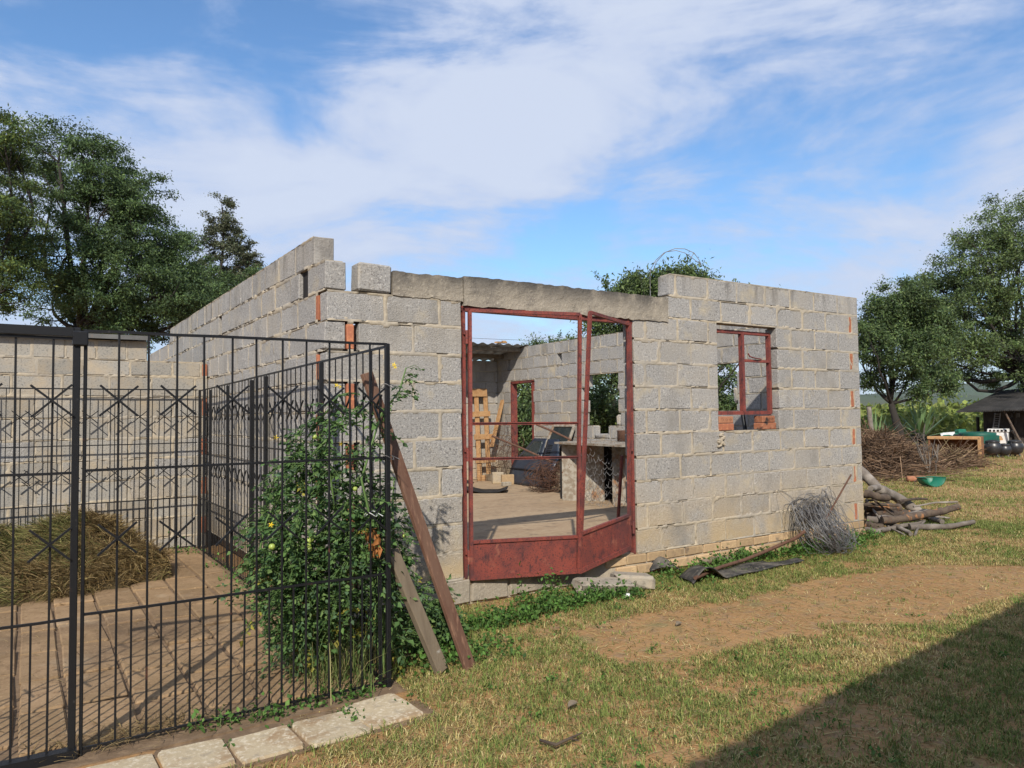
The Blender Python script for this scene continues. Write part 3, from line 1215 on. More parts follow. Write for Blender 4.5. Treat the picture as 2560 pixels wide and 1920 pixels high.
def bar_mesh(l, w):
    k = (round(l, 3), w)
    if k not in _bars:
        m_ = MB()
        m_.box((0, 0, l / 2), (w, w, l), None, w * .12)
        _bars[k] = m_.mesh('bar')
    return _bars[k]


_cross = {}


def cross_mesh(half_w, half_h, w):
    k = (half_w, half_h)
    if k not in _cross:
        m_ = MB()
        m_.bar((-half_w, -.001, -half_h), (half_w, -.001, half_h), w, w)
        m_.bar((-half_w, -.009, half_h), (half_w, -.009, -half_h), w, w)
        _cross[k] = m_.mesh('cross')
    return _cross[k]


def fence(name, O, ang, label, top, mid, low, bars, shorts, crosses, span, posts, bw=.0085, group=None, droop=0.0, cross_z=(1.447, .865), cat='fence', sw=None):
    f = empty(name, O, ang, label, cat, group)
    for i, (z, w) in enumerate(((top, .012), (mid, .0105), (low, .0105), (.03, .0105))):
        if z is None:
            continue
        m_ = MB()
        pts = []
        for k in range(9):
            x = span[0] + (span[1] - span[0]) * k / 8
            pts.append((x, 0.001 * i, z - droop * (x - span[0]) / (span[1] - span[0]) * (1 if i == 0 else .3) + rnd.uniform(-.002, .002)))
        for p, q in zip(pts, pts[1:]):
            m_.bar(p, q, w, w)
        m_.build('rail', M['black'], f)
    for x in bars:
        o = link('bar', bar_mesh(top - .02 - droop * (x - span[0]) / (span[1] - span[0]), bw), M['black'], f)
        o.location = (x, .003, .015)
        o.rotation_euler = (rnd.uniform(-.003, .003), rnd.uniform(-.0035, .0035), 0)
    for x in shorts:
        o = link('bar', bar_mesh(low - .02, sw or bw * .92), M['black'], f)
        o.location = (x, .004, .015)
        o.rotation_euler = (rnd.uniform(-.006, .006), rnd.uniform(-.006, .006), 0)
    for x in crosses:
        for z in cross_z:
            o = link('cross', cross_mesh(.072, .064, .0085), M['black'], f)
            o.location = (x, -.012, z + rnd.uniform(-.004, .004))
            o.rotation_euler = (0, rnd.uniform(-.04, .04), 0)
    for x, w, h in posts:
        m_ = MB()
        m_.box((0, 0, h / 2), (w, w, h), None, .003)
        o = m_.build('post', M['black'], f)
        o.location = (x, 0, .0)
    return f


FY_, FX_ = -1.25, -.115
fb = [-1.331, -1.214, -1.10, -.987, -.871, -.757, -.644, -.529, -.417, -.305, -.201]
fence('steel_fence', (0, FY_, 0), 0, 'black steel bar fence panel with cross ornaments facing the grass, between two posts', 1.735, 1.156, .568,
      fb, [b + .057 for b in fb] + [-1.39, -.155], fb[0::2] , (-1.45, -.11), [(-1.455, .014, 1.74), (-.108, .024, 1.74)])
gb = [-1.572, -1.692, -1.81, -1.93, -2.05, -2.17, -2.29]
gate = fence('pen_gate', (0, FY_, 0), 0, 'black steel pen gate with thick square frame beside the fence panel', 1.70, 1.150, .557,
             gb, [b - .06 for b in gb], gb[0::2], (-2.40, -1.50), [(-1.487, .027, 1.745)], cat='gate')
m = MB()
m.bar((-2.42, 0, 1.732), (-1.50, 0, 1.726), .036, .036)
m.build('top_tube', M['black'], gate)
m = MB()
m.box((-1.475, -.004, 1.70), (.056, .05, .06), None, .004)
m.build('hinge', M['black'], gate)
m = MB()
m.bar((-2.42, 0, .025), (-1.47, 0, .02), .05, .04)
m.build('bottom_tube', M['black'], gate)
rb = [.07 + .1105 * i for i in range(44)]
ret = fence('steel_fence', (FX_, FY_, 0), math.pi / 2, 'long black steel bar fence run along the side of the block building', 1.725, 1.145, .555,
            [b for b in rb if b < 4.85], [b + .055 for b in rb if b < 4.8], rb[1::2][:21], (0, 4.90),
            [(1.0, .026, 1.71), (2.29, .03, 1.69), (2.72, .03, 1.68), (3.59, .022, 1.67), (4.36, .022, 1.66), (4.90, .024, 1.68)], bw=.0066, sw=.0048, droop=.055, cross_z=(1.42, .86))
bb = [-1.767 - .1135 * i for i in range(8)][::-1] + [-1.767, -1.656, -1.539, -1.424, -1.31, -1.19, -1.077, -.966, -.853, -.743, -.631, -.516, -.405, -.291, -.205]
bb = [b * 1.0 + .06 for b in bb]
fence('steel_fence', (0, 3.69, 0), 0, 'black steel bar fence panel standing against the outbuilding wall behind the hay', 1.68, 1.12, .545,
      bb, [b + .056 for b in bb], bb[1::2], (-2.6, -.13), [], bw=.0078, cross_z=(1.40, .84))

# wire ties on the fence corner
for z, lab in ((1.52, 'thin wire tie round the top of the fence corner post'), (1.155, 'thin wire tie round the middle of the fence corner post'), (.875, 'thin pale wire tie round a fence cross by the tomatoes')):
    m = MB()
    x0 = -.108 if z != .875 else -.201
    pts = [(x0 + .032 * math.cos(t), FY_ + .03 * math.sin(t), z + .012 * math.sin(2 * t)) for t in [i * math.pi / 8 for i in range(18)]]
    pts += [(x0 + .05, FY_ - .04, z - .01)]
    m.tube(pts, .0018, 4)
    tag(m.build('wire_tie', M['white' if z == .875 else 'wire']), lab, 'wire')

# --- two planks propped against the fence corner
m = MB()
m.bar((.372, -1.235, 0.0), (-.128, -1.02, 1.60), .075, .026, (.3, -1, .2), .003)
tag(m.build('plank', M['plank']), 'long red-brown timber plank leaning on the fence corner', 'plank')
m = MB()
m.bar((.225, -1.19, 0.0), (-.05, -1.16, .66), .075, .042, (.2, -1, .3), .004)
tag(m.build('plank', M['oldwood']), 'short weathered grey plank leaning beside the red-brown plank', 'plank')

# ================================================================== LEAF TOOLS
def leaf_quads(P, D, N_, L, W):
    """folded rhombus leaves: P base, D direction, N_ rough normal"""
    D = D / (np.linalg.norm(D, axis=1, keepdims=True) + 1e-9)
    S = np.cross(D, N_)
    S /= (np.linalg.norm(S, axis=1, keepdims=True) + 1e-9)
    U = np.cross(S, D)
    n = len(P)
    mid = P + D * (L * .45)[:, None]
    V = np.stack([P, mid + S * W[:, None] + U * (W * .35)[:, None], P + D * L[:, None] - U * (L * .12)[:, None], mid - S * W[:, None] + U * (W * .35)[:, None]], 1).reshape(-1, 3)
    b = np.arange(n)[:, None] * 4
    Fc = np.concatenate([b + [[0, 1, 2]], b + [[0, 2, 3]]])
    return V, Fc


def rand_dir(rng, n, zb=0.0):
    v = rng.normal(size=(n, 3))
    v[:, 2] += zb
    return v / np.linalg.norm(v, axis=1, keepdims=True)


def leaf_cols(rng, pal, n, spread=.28):
    pal = np.asarray(pal)
    return pal[rng.integers(0, len(pal), n)] * rng.uniform(1 - spread, 1 + spread, (n, 1))


def crown_mesh(name, rng, blobs, per_blob, leaves, lsize, pal, clump=.45, flat=.6, twig=True, droop=0.0):
    """blobs: (centre xyz, (rx,ry,rz), weight). Clumps sit mostly near the blob surface; returns mesh and clump centres"""
    Vs, Fs, Cs, cents = [], [], [], []
    base = 0
    for c, rad, wgt in blobs:
        n = max(3, int(per_blob * wgt))
        d = rand_dir(rng, n)
        rr = rng.uniform(.35, 1.08, n) ** .6
        pc = np.array(c) + d * rr[:, None] * np.array(rad)
        cents.append(pc)
        for q in pc:
            k = int(leaves * rng.uniform(.5, 1.4))
            cs = clump * rng.uniform(.55, 1.25)
            off = rng.normal(size=(k, 3)) * np.array([cs, cs, cs * flat]) * .42
            off[:, 2] += .35 * np.abs(off[:, 0]) * rng.uniform(-.6, 1.0)
            P = q + off
            D = rand_dir(rng, k, -droop) + off * .6
            V, Fc = leaf_quads(P, D, rand_dir(rng, k, .9), lsize * rng.uniform(.4, 1.8, k), lsize * rng.uniform(.14, .36, k))
            tone = rng.uniform(.65, 1.4)
            Cc = np.repeat(leaf_cols(rng, pal, k) * tone, 4, 0)
            Vs.append(V)
            Fs.append(Fc + base)
            Cs.append(Cc)
            base += len(V)
    return np_mesh(name, np.concatenate(Vs), np.concatenate(Fs), np.concatenate(Cs)), cents


def limb(m_, p, q, r0, r1, rng, bend=.12, sides=6, n=6):
    p, q = np.array(p, float), np.array(q, float)
    L = np.linalg.norm(q - p)
    o = rng.normal(size=3) * L * bend
    pts = []
    for i in range(n + 1):
        t = i / n
        pts.append(p * (1 - t) + q * t + o * math.sin(math.pi * t) + rng.normal(size=3) * L * .012 * (0 < i < n))
    m_.tube(pts, r0, sides, True, r1)
    return pts


def make_tree(name, label, base, fork, blobs, per_blob, leaves, lsize, pal, r, seed, cat='tree', group=None, clump=.45, flat=.6, droop=0.0, twigs=5, bark='bark', leader=False):
    rng = np.random.default_rng(seed)
    t = empty(name, base, 0, label, cat, group)
    b = np.array(base, float)
    me, cents = crown_mesh('crown', rng, [(np.array(c) - b, rad, w_) for c, rad, w_ in blobs], per_blob, leaves, lsize, pal, clump, flat, droop=droop)
    link('crown', me, M['leaf'], t)
    m_ = MB()
    f = np.array(fork, float) - b
    tr = limb(m_, (0, 0, -.1), f, r, r * (.55 if not leader else .15), rng, .06 if not leader else .01, 9, 7)
    for (c, rad, w_), pc in zip(blobs, cents):
        c = np.array(c) - b
        st = f
        if leader:
            u_ = min(1, max(.1, (c[2] - .35) / f[2]))
            st = f * u_
        pts = limb(m_, st, c, r * .26 if not leader else r * .14, r * .06, rng, .14, 6, 6)
        for k in range(min(len(pc), twigs)):
            q = pc[rng.integers(0, len(pc))]
            limb(m_, pts[rng.integers(3, 7)], q, r * .07, r * .02, rng, .12, 4, 4)
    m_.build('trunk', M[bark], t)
    return t


def px_blob(px, py, d, rpx, depth_f=1.0, w=1.0):
    rr = rpx / F_PX * d
    return (at(px, py, d), (rr, rr * depth_f, rr), w)


# ================================================================== HAY, TOMATOES, WEEDS
def make_hay():
    rng = np.random.default_rng(12)
    # mound height field
    def hz(x, y):
        h = np.zeros(np.shape(x))
        wx, wy = x + (vn(x, y, 3.5, 63) - .5) * .28, y + (vn(x, y, 3.5, 64) - .5) * .28
        for cx, cy, rx, ry, hh in ((-2.35, 3.0, 1.0, .78, .44), (-1.25, 3.0, .60, .62, .46), (-1.75, 2.35, 1.15, .52, .22), (-.98, 2.45, .42, .45, .25), (-2.6, 2.3, .7, .5, .26)):
            e = 1 - ((wx - cx) / rx) ** 2 - ((wy - cy) / ry) ** 2
            h = np.maximum(h, hh * np.clip(e, 0, 1) ** .6)
        return np.where(h > 0, h * (.8 + .45 * vn(x, y, 4.0, 61)) + .09 * (vn(x, y, 8, 62) - .5) * (h > .05), 0)
    xs, ys = np.linspace(-2.9, -.58, 70), np.linspace(1.8, 3.66, 60)
    X, Y = np.meshgrid(xs, ys, indexing='ij')
    Z = hz(X, Y) - .03
    I = np.arange(X.size).reshape(X.shape)
    Fc = np.stack([I[:-1, :-1], I[1:, :-1], I[1:, 1:], I[:-1, 1:]], -1).reshape(-1, 4)
    c = np.tile(np.array([[.09, .065, .03]]), (X.size, 1))
    t = empty('hay_heap', (-1.7, 2.75, 0), 0, 'heap of dry brown and green cut grass hay on the pen slabs', 'hay')
    core = link('core', np_mesh('core', np.stack([X, Y, Z], -1).reshape(-1, 3), Fc, c, True), M['hay'], t)
    core.matrix_parent_inverse = Matrix.Translation(-t.location)
    n = 70000
    x, y = rng.uniform(-2.9, -.6, n), rng.uniform(1.78, 3.66, n)
    k = hz(x, y) > .015
    x, y = x[k], y[k]
    n = len(x)
    # stems lie along locally combed directions, fall down the slope
    P = np.stack([x, y, hz(x, y) + rng.uniform(-.02, .035, n)], 1)
    an = (vn(x, y, 3.1, 66, 2) * 7 + rng.normal(0, .7, n))
    D = np.stack([np.cos(an), np.sin(an), rng.normal(.0, .5, n)], 1)
    g = vn(x, y, 2.0, 67) + rng.normal(0, .12, n)
    hp = np.array([[.22, .15, .06], [.15, .10, .037], [.30, .22, .10], [.08, .053, .024]])
    hg = np.array([[.16, .155, .05], [.11, .115, .033], [.22, .20, .075], [.07, .07, .024]])
    c = np.where((g > .59)[:, None], hg[rng.integers(0, 4, n)], hp[rng.integers(0, 4, n)]) * rng.uniform(.7, 1.3, (n, 1))
    L = rng.uniform(.06, .21, n)
    D /= np.linalg.norm(D, axis=1, keepdims=True)
    S = np.cross(D, rand_dir(rng, n, .5))
    S /= np.linalg.norm(S, axis=1, keepdims=True)
    w_ = rng.uniform(.001, .0026, n)[:, None]
    bend = np.array([0, 0, -1.]) * (L * rng.uniform(0, .25, n))[:, None]
    mid = P + D * (L * .5)[:, None]
    tip = P + D * L[:, None] + bend
    V = np.stack([P - S * w_, P + S * w_, mid + S * w_, mid - S * w_, tip], 1).reshape(-1, 3)
    b = np.arange(n)[:, None] * 5
    Fc = np.concatenate([b + [[0, 1, 2]], b + [[0, 2, 3]], b + [[3, 2, 4]]])
    o = link('stems', np_mesh('stems', V, Fc, np.repeat(c, 5, 0)), M['hay'], t)
    o.matrix_parent_inverse = Matrix.Translation(-t.location)
    tag(o, kind='stuff')
    # loose straw by the gate
    n = 900
    x = np.concatenate([rng.normal(-1.25, .22, n // 2), rng.uniform(-2.2, -.3, n // 2)])
    y = np.concatenate([rng.normal(-1.17, .07, n // 2), rng.uniform(-1.3, 1.9, n // 2)])
    P = np.stack([x, y, np.full(n, .022)], 1)
    V, Fc, Cc = blades(P, rng.uniform(.03, .14, n), rng.uniform(.001, .0024, n), np.full(n, .99), hp[rng.integers(0, 4, n)] * rng.uniform(.8, 1.4, (n, 1)), rng)
    tag(link('loose_straw', np_mesh('loose_straw', V, Fc, Cc), M['hay']), 'loose dry straw scattered over the pen slabs by the gate', 'straw', kind='stuff')


make_hay()

TOMP = [(.08, .155, .045), (.105, .19, .055), (.06, .12, .042), (.15, .23, .075), (.09, .155, .075)]


def tomato(base, stems, seed, label, n_leaf, spread, fruit=(), flowers=(), dead=()):
    rng = np.random.default_rng(seed)
    b = np.array(base, float)
    t = empty('tomato_plant', base, 0, label, 'plant', 'tomato plants by the fence corner')
    m_ = MB()
    Vs, Fs, Cs, nb = [], [], [], 0
    for (tx, ty, tz) in stems:
        top = np.array([tx, ty, tz]) - b
        pts = limb(m_, (rng.normal(0, .04), rng.normal(0, .04), -.01), top, .009, .004, rng, .10, 5, 8)
        pts = np.array([list(p) for p in pts])
        for i in range(int(n_leaf / len(stems))):
            u = rng.uniform(.22, 1.0)
            q = u * (len(pts) - 1)
            i0 = min(int(q), len(pts) - 2)
            p = pts[i0] + (pts[i0 + 1] - pts[i0]) * (q - i0)
            d = rand_dir(rng, 1, .1)[0]
            d[2] = d[2] * .5 + .05
            d /= np.linalg.norm(d)
            ln = rng.uniform(.10, .26) * spread * (1.15 - .45 * u)
            tip = p + d * ln + np.array([0, 0, -ln * rng.uniform(.1, .5)])
            m_.tube([p, p + d * ln * .55, tip], .0022, 3, False, .0012)
            nl = 9
            K = np.linspace(.22, 1, nl)
            PP = p[None] * (1 - K)[:, None] + tip[None] * K[:, None] + np.array([0, 0, .04 * ln])[None] * np.sin(K * 3.1)[:, None]
            side = np.cross(d, [0, 0, 1.])
            side /= np.linalg.norm(side) + 1e-9
            sg = np.where(np.arange(nl) % 2, 1, -1)
            DD = d[None] * .6 + side[None] * sg[:, None] * .9 + rng.normal(0, .25, (nl, 3)) + np.array([0, 0, -.25])
            DD[-1] = d + np.array([0, 0, -.5])
            LL = rng.uniform(.016, .042, nl) * rng.uniform(.7, 1.25)
            V, Fc = leaf_quads(PP, DD, rand_dir(rng, nl, 1.6), LL, LL * rng.uniform(.26, .40, nl))
            yel = rng.random() < (.10 if u < .35 else .02)
            cc = leaf_cols(rng, [(.30, .27, .05)] if yel else TOMP, nl, .3)
            Vs.append(V)
            Fs.append(Fc + nb)
            Cs.append(np.repeat(cc, 4, 0))
            nb += len(V)
    m_.build('stem', material('green_stem', (.10, .17, .05), .6) if 'green_stem' not in bpy.data.materials else bpy.data.materials['green_stem'], t)
    link('foliage', np_mesh('foliage', np.concatenate(Vs), np.concatenate(Fs), np.concatenate(Cs)), M['leaf'], t)
    for (x, y, z, r_) in fruit:
        f_ = MB()
        f_.lathe((0, 0, 0), [(.001, -r_), (r_ * .6, -r_ * .8), (r_ * .95, -r_ * .3), (r_, .05 * r_), (r_ * .85, r_ * .55), (r_ * .45, r_ * .88), (.001, r_ * .8)], 12)
        o = f_.build('tomato', M['tomato'], t)
        o.location = Vector((x, y, z)) - Vector(base)
    for (x, y, z) in flowers:
        f_ = MB()
        for k in range(5):
            a = 2 * math.pi * k / 5
            f_.add([(0, 0, 0), (.007 * math.cos(a - .4), .007 * math.sin(a - .4), .003), (.016 * math.cos(a), .016 * math.sin(a), -.003), (.007 * math.cos(a + .4), .007 * math.sin(a + .4), .003)], [(0, 1, 2, 3)])
        f_.lathe((0, 0, 0), [(.003, 0), (.0015, .008), (0, .009)], 6)
        o = f_.build('flower', M['flower'], t)
        o.location = Vector((x, y, z)) - Vector(base)
        o.rotation_euler = (math.radians(80) + rnd.uniform(-.4, .4), 0, rnd.uniform(-.8, .8))
    for (x, y, z) in dead:
        P = np.tile(np.array([x, y, z]) - b, (7, 1)) + rng.normal(0, .012, (7, 3))
        V, Fc = leaf_quads(P, rand_dir(rng, 7, -1.2), rand_dir(rng, 7), rng.uniform(.05, .08, 7), rng.uniform(.01, .02, 7))
        link('dead_leaf', np_mesh('dead_leaf', V, Fc), M['deadleaf'], t)
    return t


def fpt(px, py, Y):
    v = ray(px, py)
    return CAM + v * ((Y - CAM[1]) / v[1])


fr_pts = [(*fpt(x, y, -1.02), r_) for x, y, r_ in ((770, 1365, .017), (772, 1352, .016), (778, 1348, .015), (773, 1373, .016), (890, 1387, .013), (897, 1381, .014), (680, 1367, .017), (905, 1382, .012), (888, 1222, .013), (787, 1092, .013))]
fl_pts = [fpt(x, y, -1.05) for x, y in ((842, 963, ), (850, 967), (690, 1094), (852, 1110), (948, 1280), (965, 1278), (678, 1312))]
tomato((-.34, -.86, 0), [fpt(850, 985, -.9), fpt(800, 1080, -.85), fpt(900, 1010, -.95), fpt(735, 1130, -.8), fpt(820, 1150, -.95), fpt(760, 1240, -1.0), fpt(700, 1320, -.95), fpt(880, 1200, -.9), fpt(665, 1370, -.9), fpt(820, 1330, -1.0), fpt(870, 1110, -.95), fpt(910, 1280, -1.05)], 21,
       'tall bushy tomato plant inside the black fence with green fruit and yellow flowers', 1500, .82, fr_pts, fl_pts,
       [fpt(930, 1330, -1.2), fpt(945, 1350, -1.2), fpt(935, 1365, -1.2)])
tomato((.02, -1.0, 0), [fpt(1015, 920, -1.0), fpt(960, 1250, -1.1), fpt(1000, 1290, -1.0), fpt(1015, 1370, -.95), fpt(1040, 1460, -.95), fpt(985, 1200, -.95), fpt(1000, 1400, -1.0)], 22,
       'straggly tomato plant climbing outside the fence corner behind the planks', 260, .8, [(*fpt(1010, 1340, -1.0), .012)], [fpt(985, 912, -1.02), fpt(988, 918, -1.02), fpt(1062, 1565, -1.05)])
tomato((.45, -.72, 0), [fpt(1080, 1440, -.8), fpt(1100, 1480, -.75), fpt(1060, 1500, -.9), fpt(1010, 1520, -.95)], 23,
       'low tomato plant sprawling at the foot of the leaning planks', 150, .7, [(*fpt(1076, 1566, -.95), .014)], [])


def weeds(name, label, spots, seed, pal, stuff=True):
    """spots: (x, y, spread, n, leafsize, height)"""
    rng = np.random.default_rng(seed)
    Vs, Fs, Cs, nb = [], [], [], 0
    for (x, y, sp, n, ls, h) in spots:
        px_, py_ = x + rng.normal(0, sp, n), y + rng.normal(0, sp * .6, n)
        pz = np.abs(rng.normal(0, h * .5, n)) * np.exp(-((px_ - x) ** 2 + (py_ - y) ** 2) / (2 * sp * sp)) + .008
        P = np.stack([px_, py_, pz + np.maximum(ground_z(px_, py_), -.01)], 1)
        D = rand_dir(rng, n, .25)
        V, Fc = leaf_quads(P, D, rand_dir(rng, n, 1.5), ls * rng.uniform(.5, 1.3, n), ls * rng.uniform(.2, .42, n))
        Vs.append(V)
        Fs.append(Fc + nb)
        Cs.append(np.repeat(leaf_cols(rng, pal, n, .35), 4, 0))
        nb += len(V)
        # thin stalks
        k = max(2, n // 14)
        bx = x + rng.normal(0, sp * .6, k)
        by = y + rng.normal(0, sp * .4, k)
        V, Fc, Cc = blades(np.stack([bx, by, np.maximum(ground_z(bx, by), -.01)], 1), rng.uniform(.5, 1.3, k) * h, np.full(k, .0022), rng.uniform(.2, .8, k), leaf_cols(rng, [(.12, .17, .05)], k), rng)
        Vs.append(V)
        Fs.append(Fc + nb)
        Cs.append(Cc)
        nb += len(V)
    return tag(link(name, np_mesh(name, np.concatenate(Vs), np.concatenate(Fs), np.concatenate(Cs)), M['leaf']), label, 'weeds', kind='stuff')


WP = [(.07, .15, .03), (.09, .19, .035), (.05, .11, .025), (.12, .21, .05)]
sp = []
for i in range(46):
    x = rnd.uniform(.55, 2.15)
    sp.append((x, -.30 - .16 * rnd.random() - (.18 if x < 1.2 else .08), .09, 46, .034, .11))
for i in range(8):
    sp.append((rnd.uniform(1.35, 1.75), -.27, .05, 34, .036, .22))
weeds('weeds', 'leafy green weeds growing under the red steel door', sp, 31, WP)
sp = []
for i in range(40):
    x = rnd.uniform(2.9, 6.1)
    sp.append((x, -.06 - .20 * rnd.random() ** 1.5, .08, 52, .036, .10 + .07 * rnd.random()))
for i in range(12):
    sp.append((rnd.uniform(4.4, 5.6), -.2 - .2 * rnd.random(), .09, 34, .03, .09))
for x, y in ((2.45, -.25), (2.62, -.12), (2.3, -.45), (2.75, -.3), (2.55, -.52), (2.2, -.6), (3.0, -.55), (3.1, -.45)):
    sp.append((x, y, .06, 26, .03, .07))
weeds('weeds', 'low green creeping weeds along the foot of the front wall below the window', sp, 32, WP)
sp = [(rnd.uniform(.1, .75), -1.05 + rnd.uniform(-.15, .55), .08, 40, .034, .12) for i in range(26)]
weeds('weeds', 'green weeds round the feet of the leaning planks', sp, 33, WP)
sp = [(x, -1.29 + rnd.uniform(-.04, .06), .035, 26, .03, .12) for x in (-1.02, -.92, -.86, -.80, -.72, -.66, -.58, -.50, -.44, -.36, -.30, -.22)]
sp += [(-.40 - .0 * k, -1.40 - .05 * k, .03, 16, .022, .05) for k in range(4)] + [(-.66, -1.45, .02, 10, .02, .04), (-.93, -1.5, .02, 8, .02, .04), (-.12, -1.5, .04, 18, .022, .05)]
sp += [(x, y, .06, 30, .032, .16) for x, y in ((-.30, 3.45), (-.22, 3.3), (-.42, 3.5), (-.2, 2.4), (-.22, 1.8), (-.25, 1.3), (-.3, .9), (-.35, .3), (-.32, -.2), (-.28, -.75), (-.2, -1.0), (-.42, -.9))]
weeds('weeds', 'small green weeds growing through the foot of the black fence', sp, 34, WP)
sp = []
while len(sp) < 130:
    x, y = rnd.uniform(.1, 7.5), rnd.uniform(-3.3, -.3)
    if not bool(in_poly(np.array([x]), np.array([y]), PATH)[0]) or rnd.random() < .1:
        sp.append((x, y, rnd.uniform(.015, .05), rnd.randrange(8, 22), rnd.uniform(.014, .026), .03))
weeds('weeds', 'small leafy weeds dotted over the patchy lawn', sp, 36, WP + [(.16, .22, .06)])
# tall grass under the tomato
rng = np.random.default_rng(35)
n = 380
x, y = rng.normal(-.29, .11, n), rng.normal(-1.02, .13, n)
V, Fc, Cc = blades(np.stack([x, y, np.zeros(n)], 1), rng.uniform(.10, .42, n), rng.uniform(.0012, .0024, n), rng.uniform(.1, .85, n), leaf_cols(rng, [(.15, .21, .06), (.20, .25, .08), (.10, .15, .04), (.30, .27, .12)], n), rng)
tag(link('tall_grass', np_mesh('tall_grass', V, Fc, Cc), M['grass']), 'tuft of tall thin grass inside the fence under the tomato plant', 'grass', kind='stuff')

# ================================================================== THINGS INSIDE THE BUILDING
FLZ = .17


def thing(name, label, cat, loc, rz=0, group=None):
    return empty(name, loc, rz, label, cat, group)


# --- pine crate frame leaning in the back corner
t = thing('pallet', 'orange pine pallet frame leaning against the back wall', 'pallet', (5.35, 7.15, FLZ))


def pp(u, v):          # u across, v up along the lean
    return Vector((-.02 + u * .52, v * .09, v * 1.40))


for u in (.14, .52):
    m = MB()
    m.bar(pp(u, 0), pp(u, 1.16), .085, .03, (0, -1, 0), .002)
    m.build('rail', M['pine'], t)
for v, a, b in ((.04, 0, .72), (.27, -.02, .8), (.58, -.04, .76), (.88, -.12, .66), (1.17, -.2, .56)):
    m = MB()
    m.bar(pp(a, v) + Vector((0, -.03, 0)), pp(b, v + rnd.uniform(-.01, .01)) + Vector((0, -.03, 0)), .025, .10 if v < 1 else .15, (0, 0, 1), .002)
    m.build('slat', M['pine'], t)
m = MB()
m.bar((.28, -.06, .62), (.60, .04, 1.5), .03, .10, (0, -1, 0), .002)
m.build('brace', M['pine'], t)

# --- wire grid and bundle in front of the pallet
m = MB()
g0 = np.array([5.20, 6.95, FLZ])
for i in range(9):
    u = i / 8
    m.tube([g0 + np.array([.03 + .75 * u, 0.02 * math.sin(i), 0]), g0 + np.array([.03 + .72 * u, .06, .42])], .003, 4)
for i in range(6):
    v = i / 5
    m.tube([g0 + np.array([0, .01 + .05 * v, .42 * v]), g0 + np.array([.4, .03 * math.sin(i * 2), .42 * v - .01]), g0 + np.array([.80, .02 + .05 * v, .42 * v])], .003, 4)
tag(m.build('wire_grid', M['rust']), 'rusty welded wire grid standing in front of the pine pallet', 'wire grid')


def tangle(name, label, c, rad, n, r_, mat_, seed, flat=.7):
    rng_ = np.random.default_rng(seed)
    m_ = MB()
    for i in range(n):
        R = rad * rng_.uniform(.45, 1.0)
        ax = rand_dir(rng_, 1)[0]
        a = np.cross(ax, [.3, .5, .8])
        a /= np.linalg.norm(a)
        b = np.cross(ax, a)
        ph, sw = rng_.uniform(0, 6.28), rng_.uniform(2.5, 6.2)
        off = rng_.normal(0, rad * .22, 3)
        pts = []
        for k in range(11):
            t_ = ph + sw * k / 10
            p = np.array(c) + off + (a * math.cos(t_) + b * math.sin(t_)) * R * np.array([1, 1, flat]) + rng_.normal(0, rad * .02, 3)
            p[2] = max(p[2], FLZ + r_) if name != 'wire_coil' else max(p[2], .01)
            pts.append(p)
        m_.tube(pts, r_, 3, False)
    return tag(m_.build(name, mat_), label, 'wire')


tangle('wire_tangle', 'dark tangled heap of rusty wire in front of the blue car panel', (5.22, 4.75, .40), .34, 90, .0035, M['rust'], 51, .75)
tangle('wire_tangle', 'loose wire mesh bundle standing by the doorway in the side wall', (5.66, 6.75, .75), .38, 30, .003, M['rust'], 52, 1.3)

# --- dark blue vehicle door panels leaning on the side wall
t = thing('car_panel', 'dark blue vehicle door panel with window leaning on the side wall', 'car panel', (5.60, 5.75, FLZ))


def bp(u, v, off=0.0):
    """u along the panel 0..1 (towards the front), v up 0..1"""
    bulge = .05 * math.sin(math.pi * min(1, v * 1.5))
    return Vector((-.10 + v * .30 - off - bulge, .60 - u * 1.28, v * .80))


def grid_panel(u0, u1, v0, v1, off=0.0, nu=8, nv=8, outline=None):
    m_ = MB()
    V = []
    for i in range(nu + 1):
        for j in range(nv + 1):
            v = v0 + (v1 - v0) * j / nv
            a, b = (outline(v) if outline else (u0, u1))
            V.append(bp(a + (b - a) * i / nu, v, off))
    n0 = len(V)
    V += [p + Vector((.025, 0, 0)) for p in V]
    Fc = [(i * (nv + 1) + j, (i + 1) * (nv + 1) + j, (i + 1) * (nv + 1) + j + 1, i * (nv + 1) + j + 1) for i in range(nu) for j in range(nv)]
    Fc += [tuple(n0 + k for k in reversed(q)) for q in Fc]
    rim = [i * (nv + 1) for i in range(nu + 1)] + [nu * (nv + 1) + j for j in range(1, nv + 1)] + [i * (nv + 1) + nv for i in range(nu - 1, -1, -1)] + [j for j in range(nv - 1, 0, -1)]
    Fc += [(rim[k], n0 + rim[k], n0 + rim[(k + 1) % len(rim)], rim[(k + 1) % len(rim)]) for k in range(len(rim))]
    m_.add(V, Fc, True)
    return m_


grid_panel(0, 1, 0, .56, 0, 10, 8, lambda v: (.0 + .08 * v, 1.0)).build('body_panel', M['blue'], t)
grid_panel(.08, 1, .56, 1.0, 0, 10, 6, lambda v: (.05 + (v - .56) * .62, .62)).build('window_surround', M['blue'], t)
grid_panel(.2, 1, .60, .95, .012, 8, 6, lambda v: (.12 + (v - .56) * .62, .55)).build('window_glass', M['glass'], t)
grid_panel(.64, 1.0, .56, .99, .004, 6, 6, lambda v: (.65, 1.02 - (v - .56) * .3)).build('vent_panel', M['blue'], t)
m = MB()
m.tube([bp(.02, .33, .012), bp(.5, .33, .012), bp(1, .34, .012)], .008, 6)
m.build('trim_strip', M['rubber'], t)
for i in range(7):
    m = MB()
    m.tube([bp(.70, .66 + i * .035, .012), bp(.80, .66 + i * .035, .012)], .005, 5)
    m.build('vent_slot', M['rubber'], t)
t = thing('car_window', 'pale framed vehicle window leaning behind the blue panel', 'car window', (5.78, 5.15, FLZ))
m = MB()
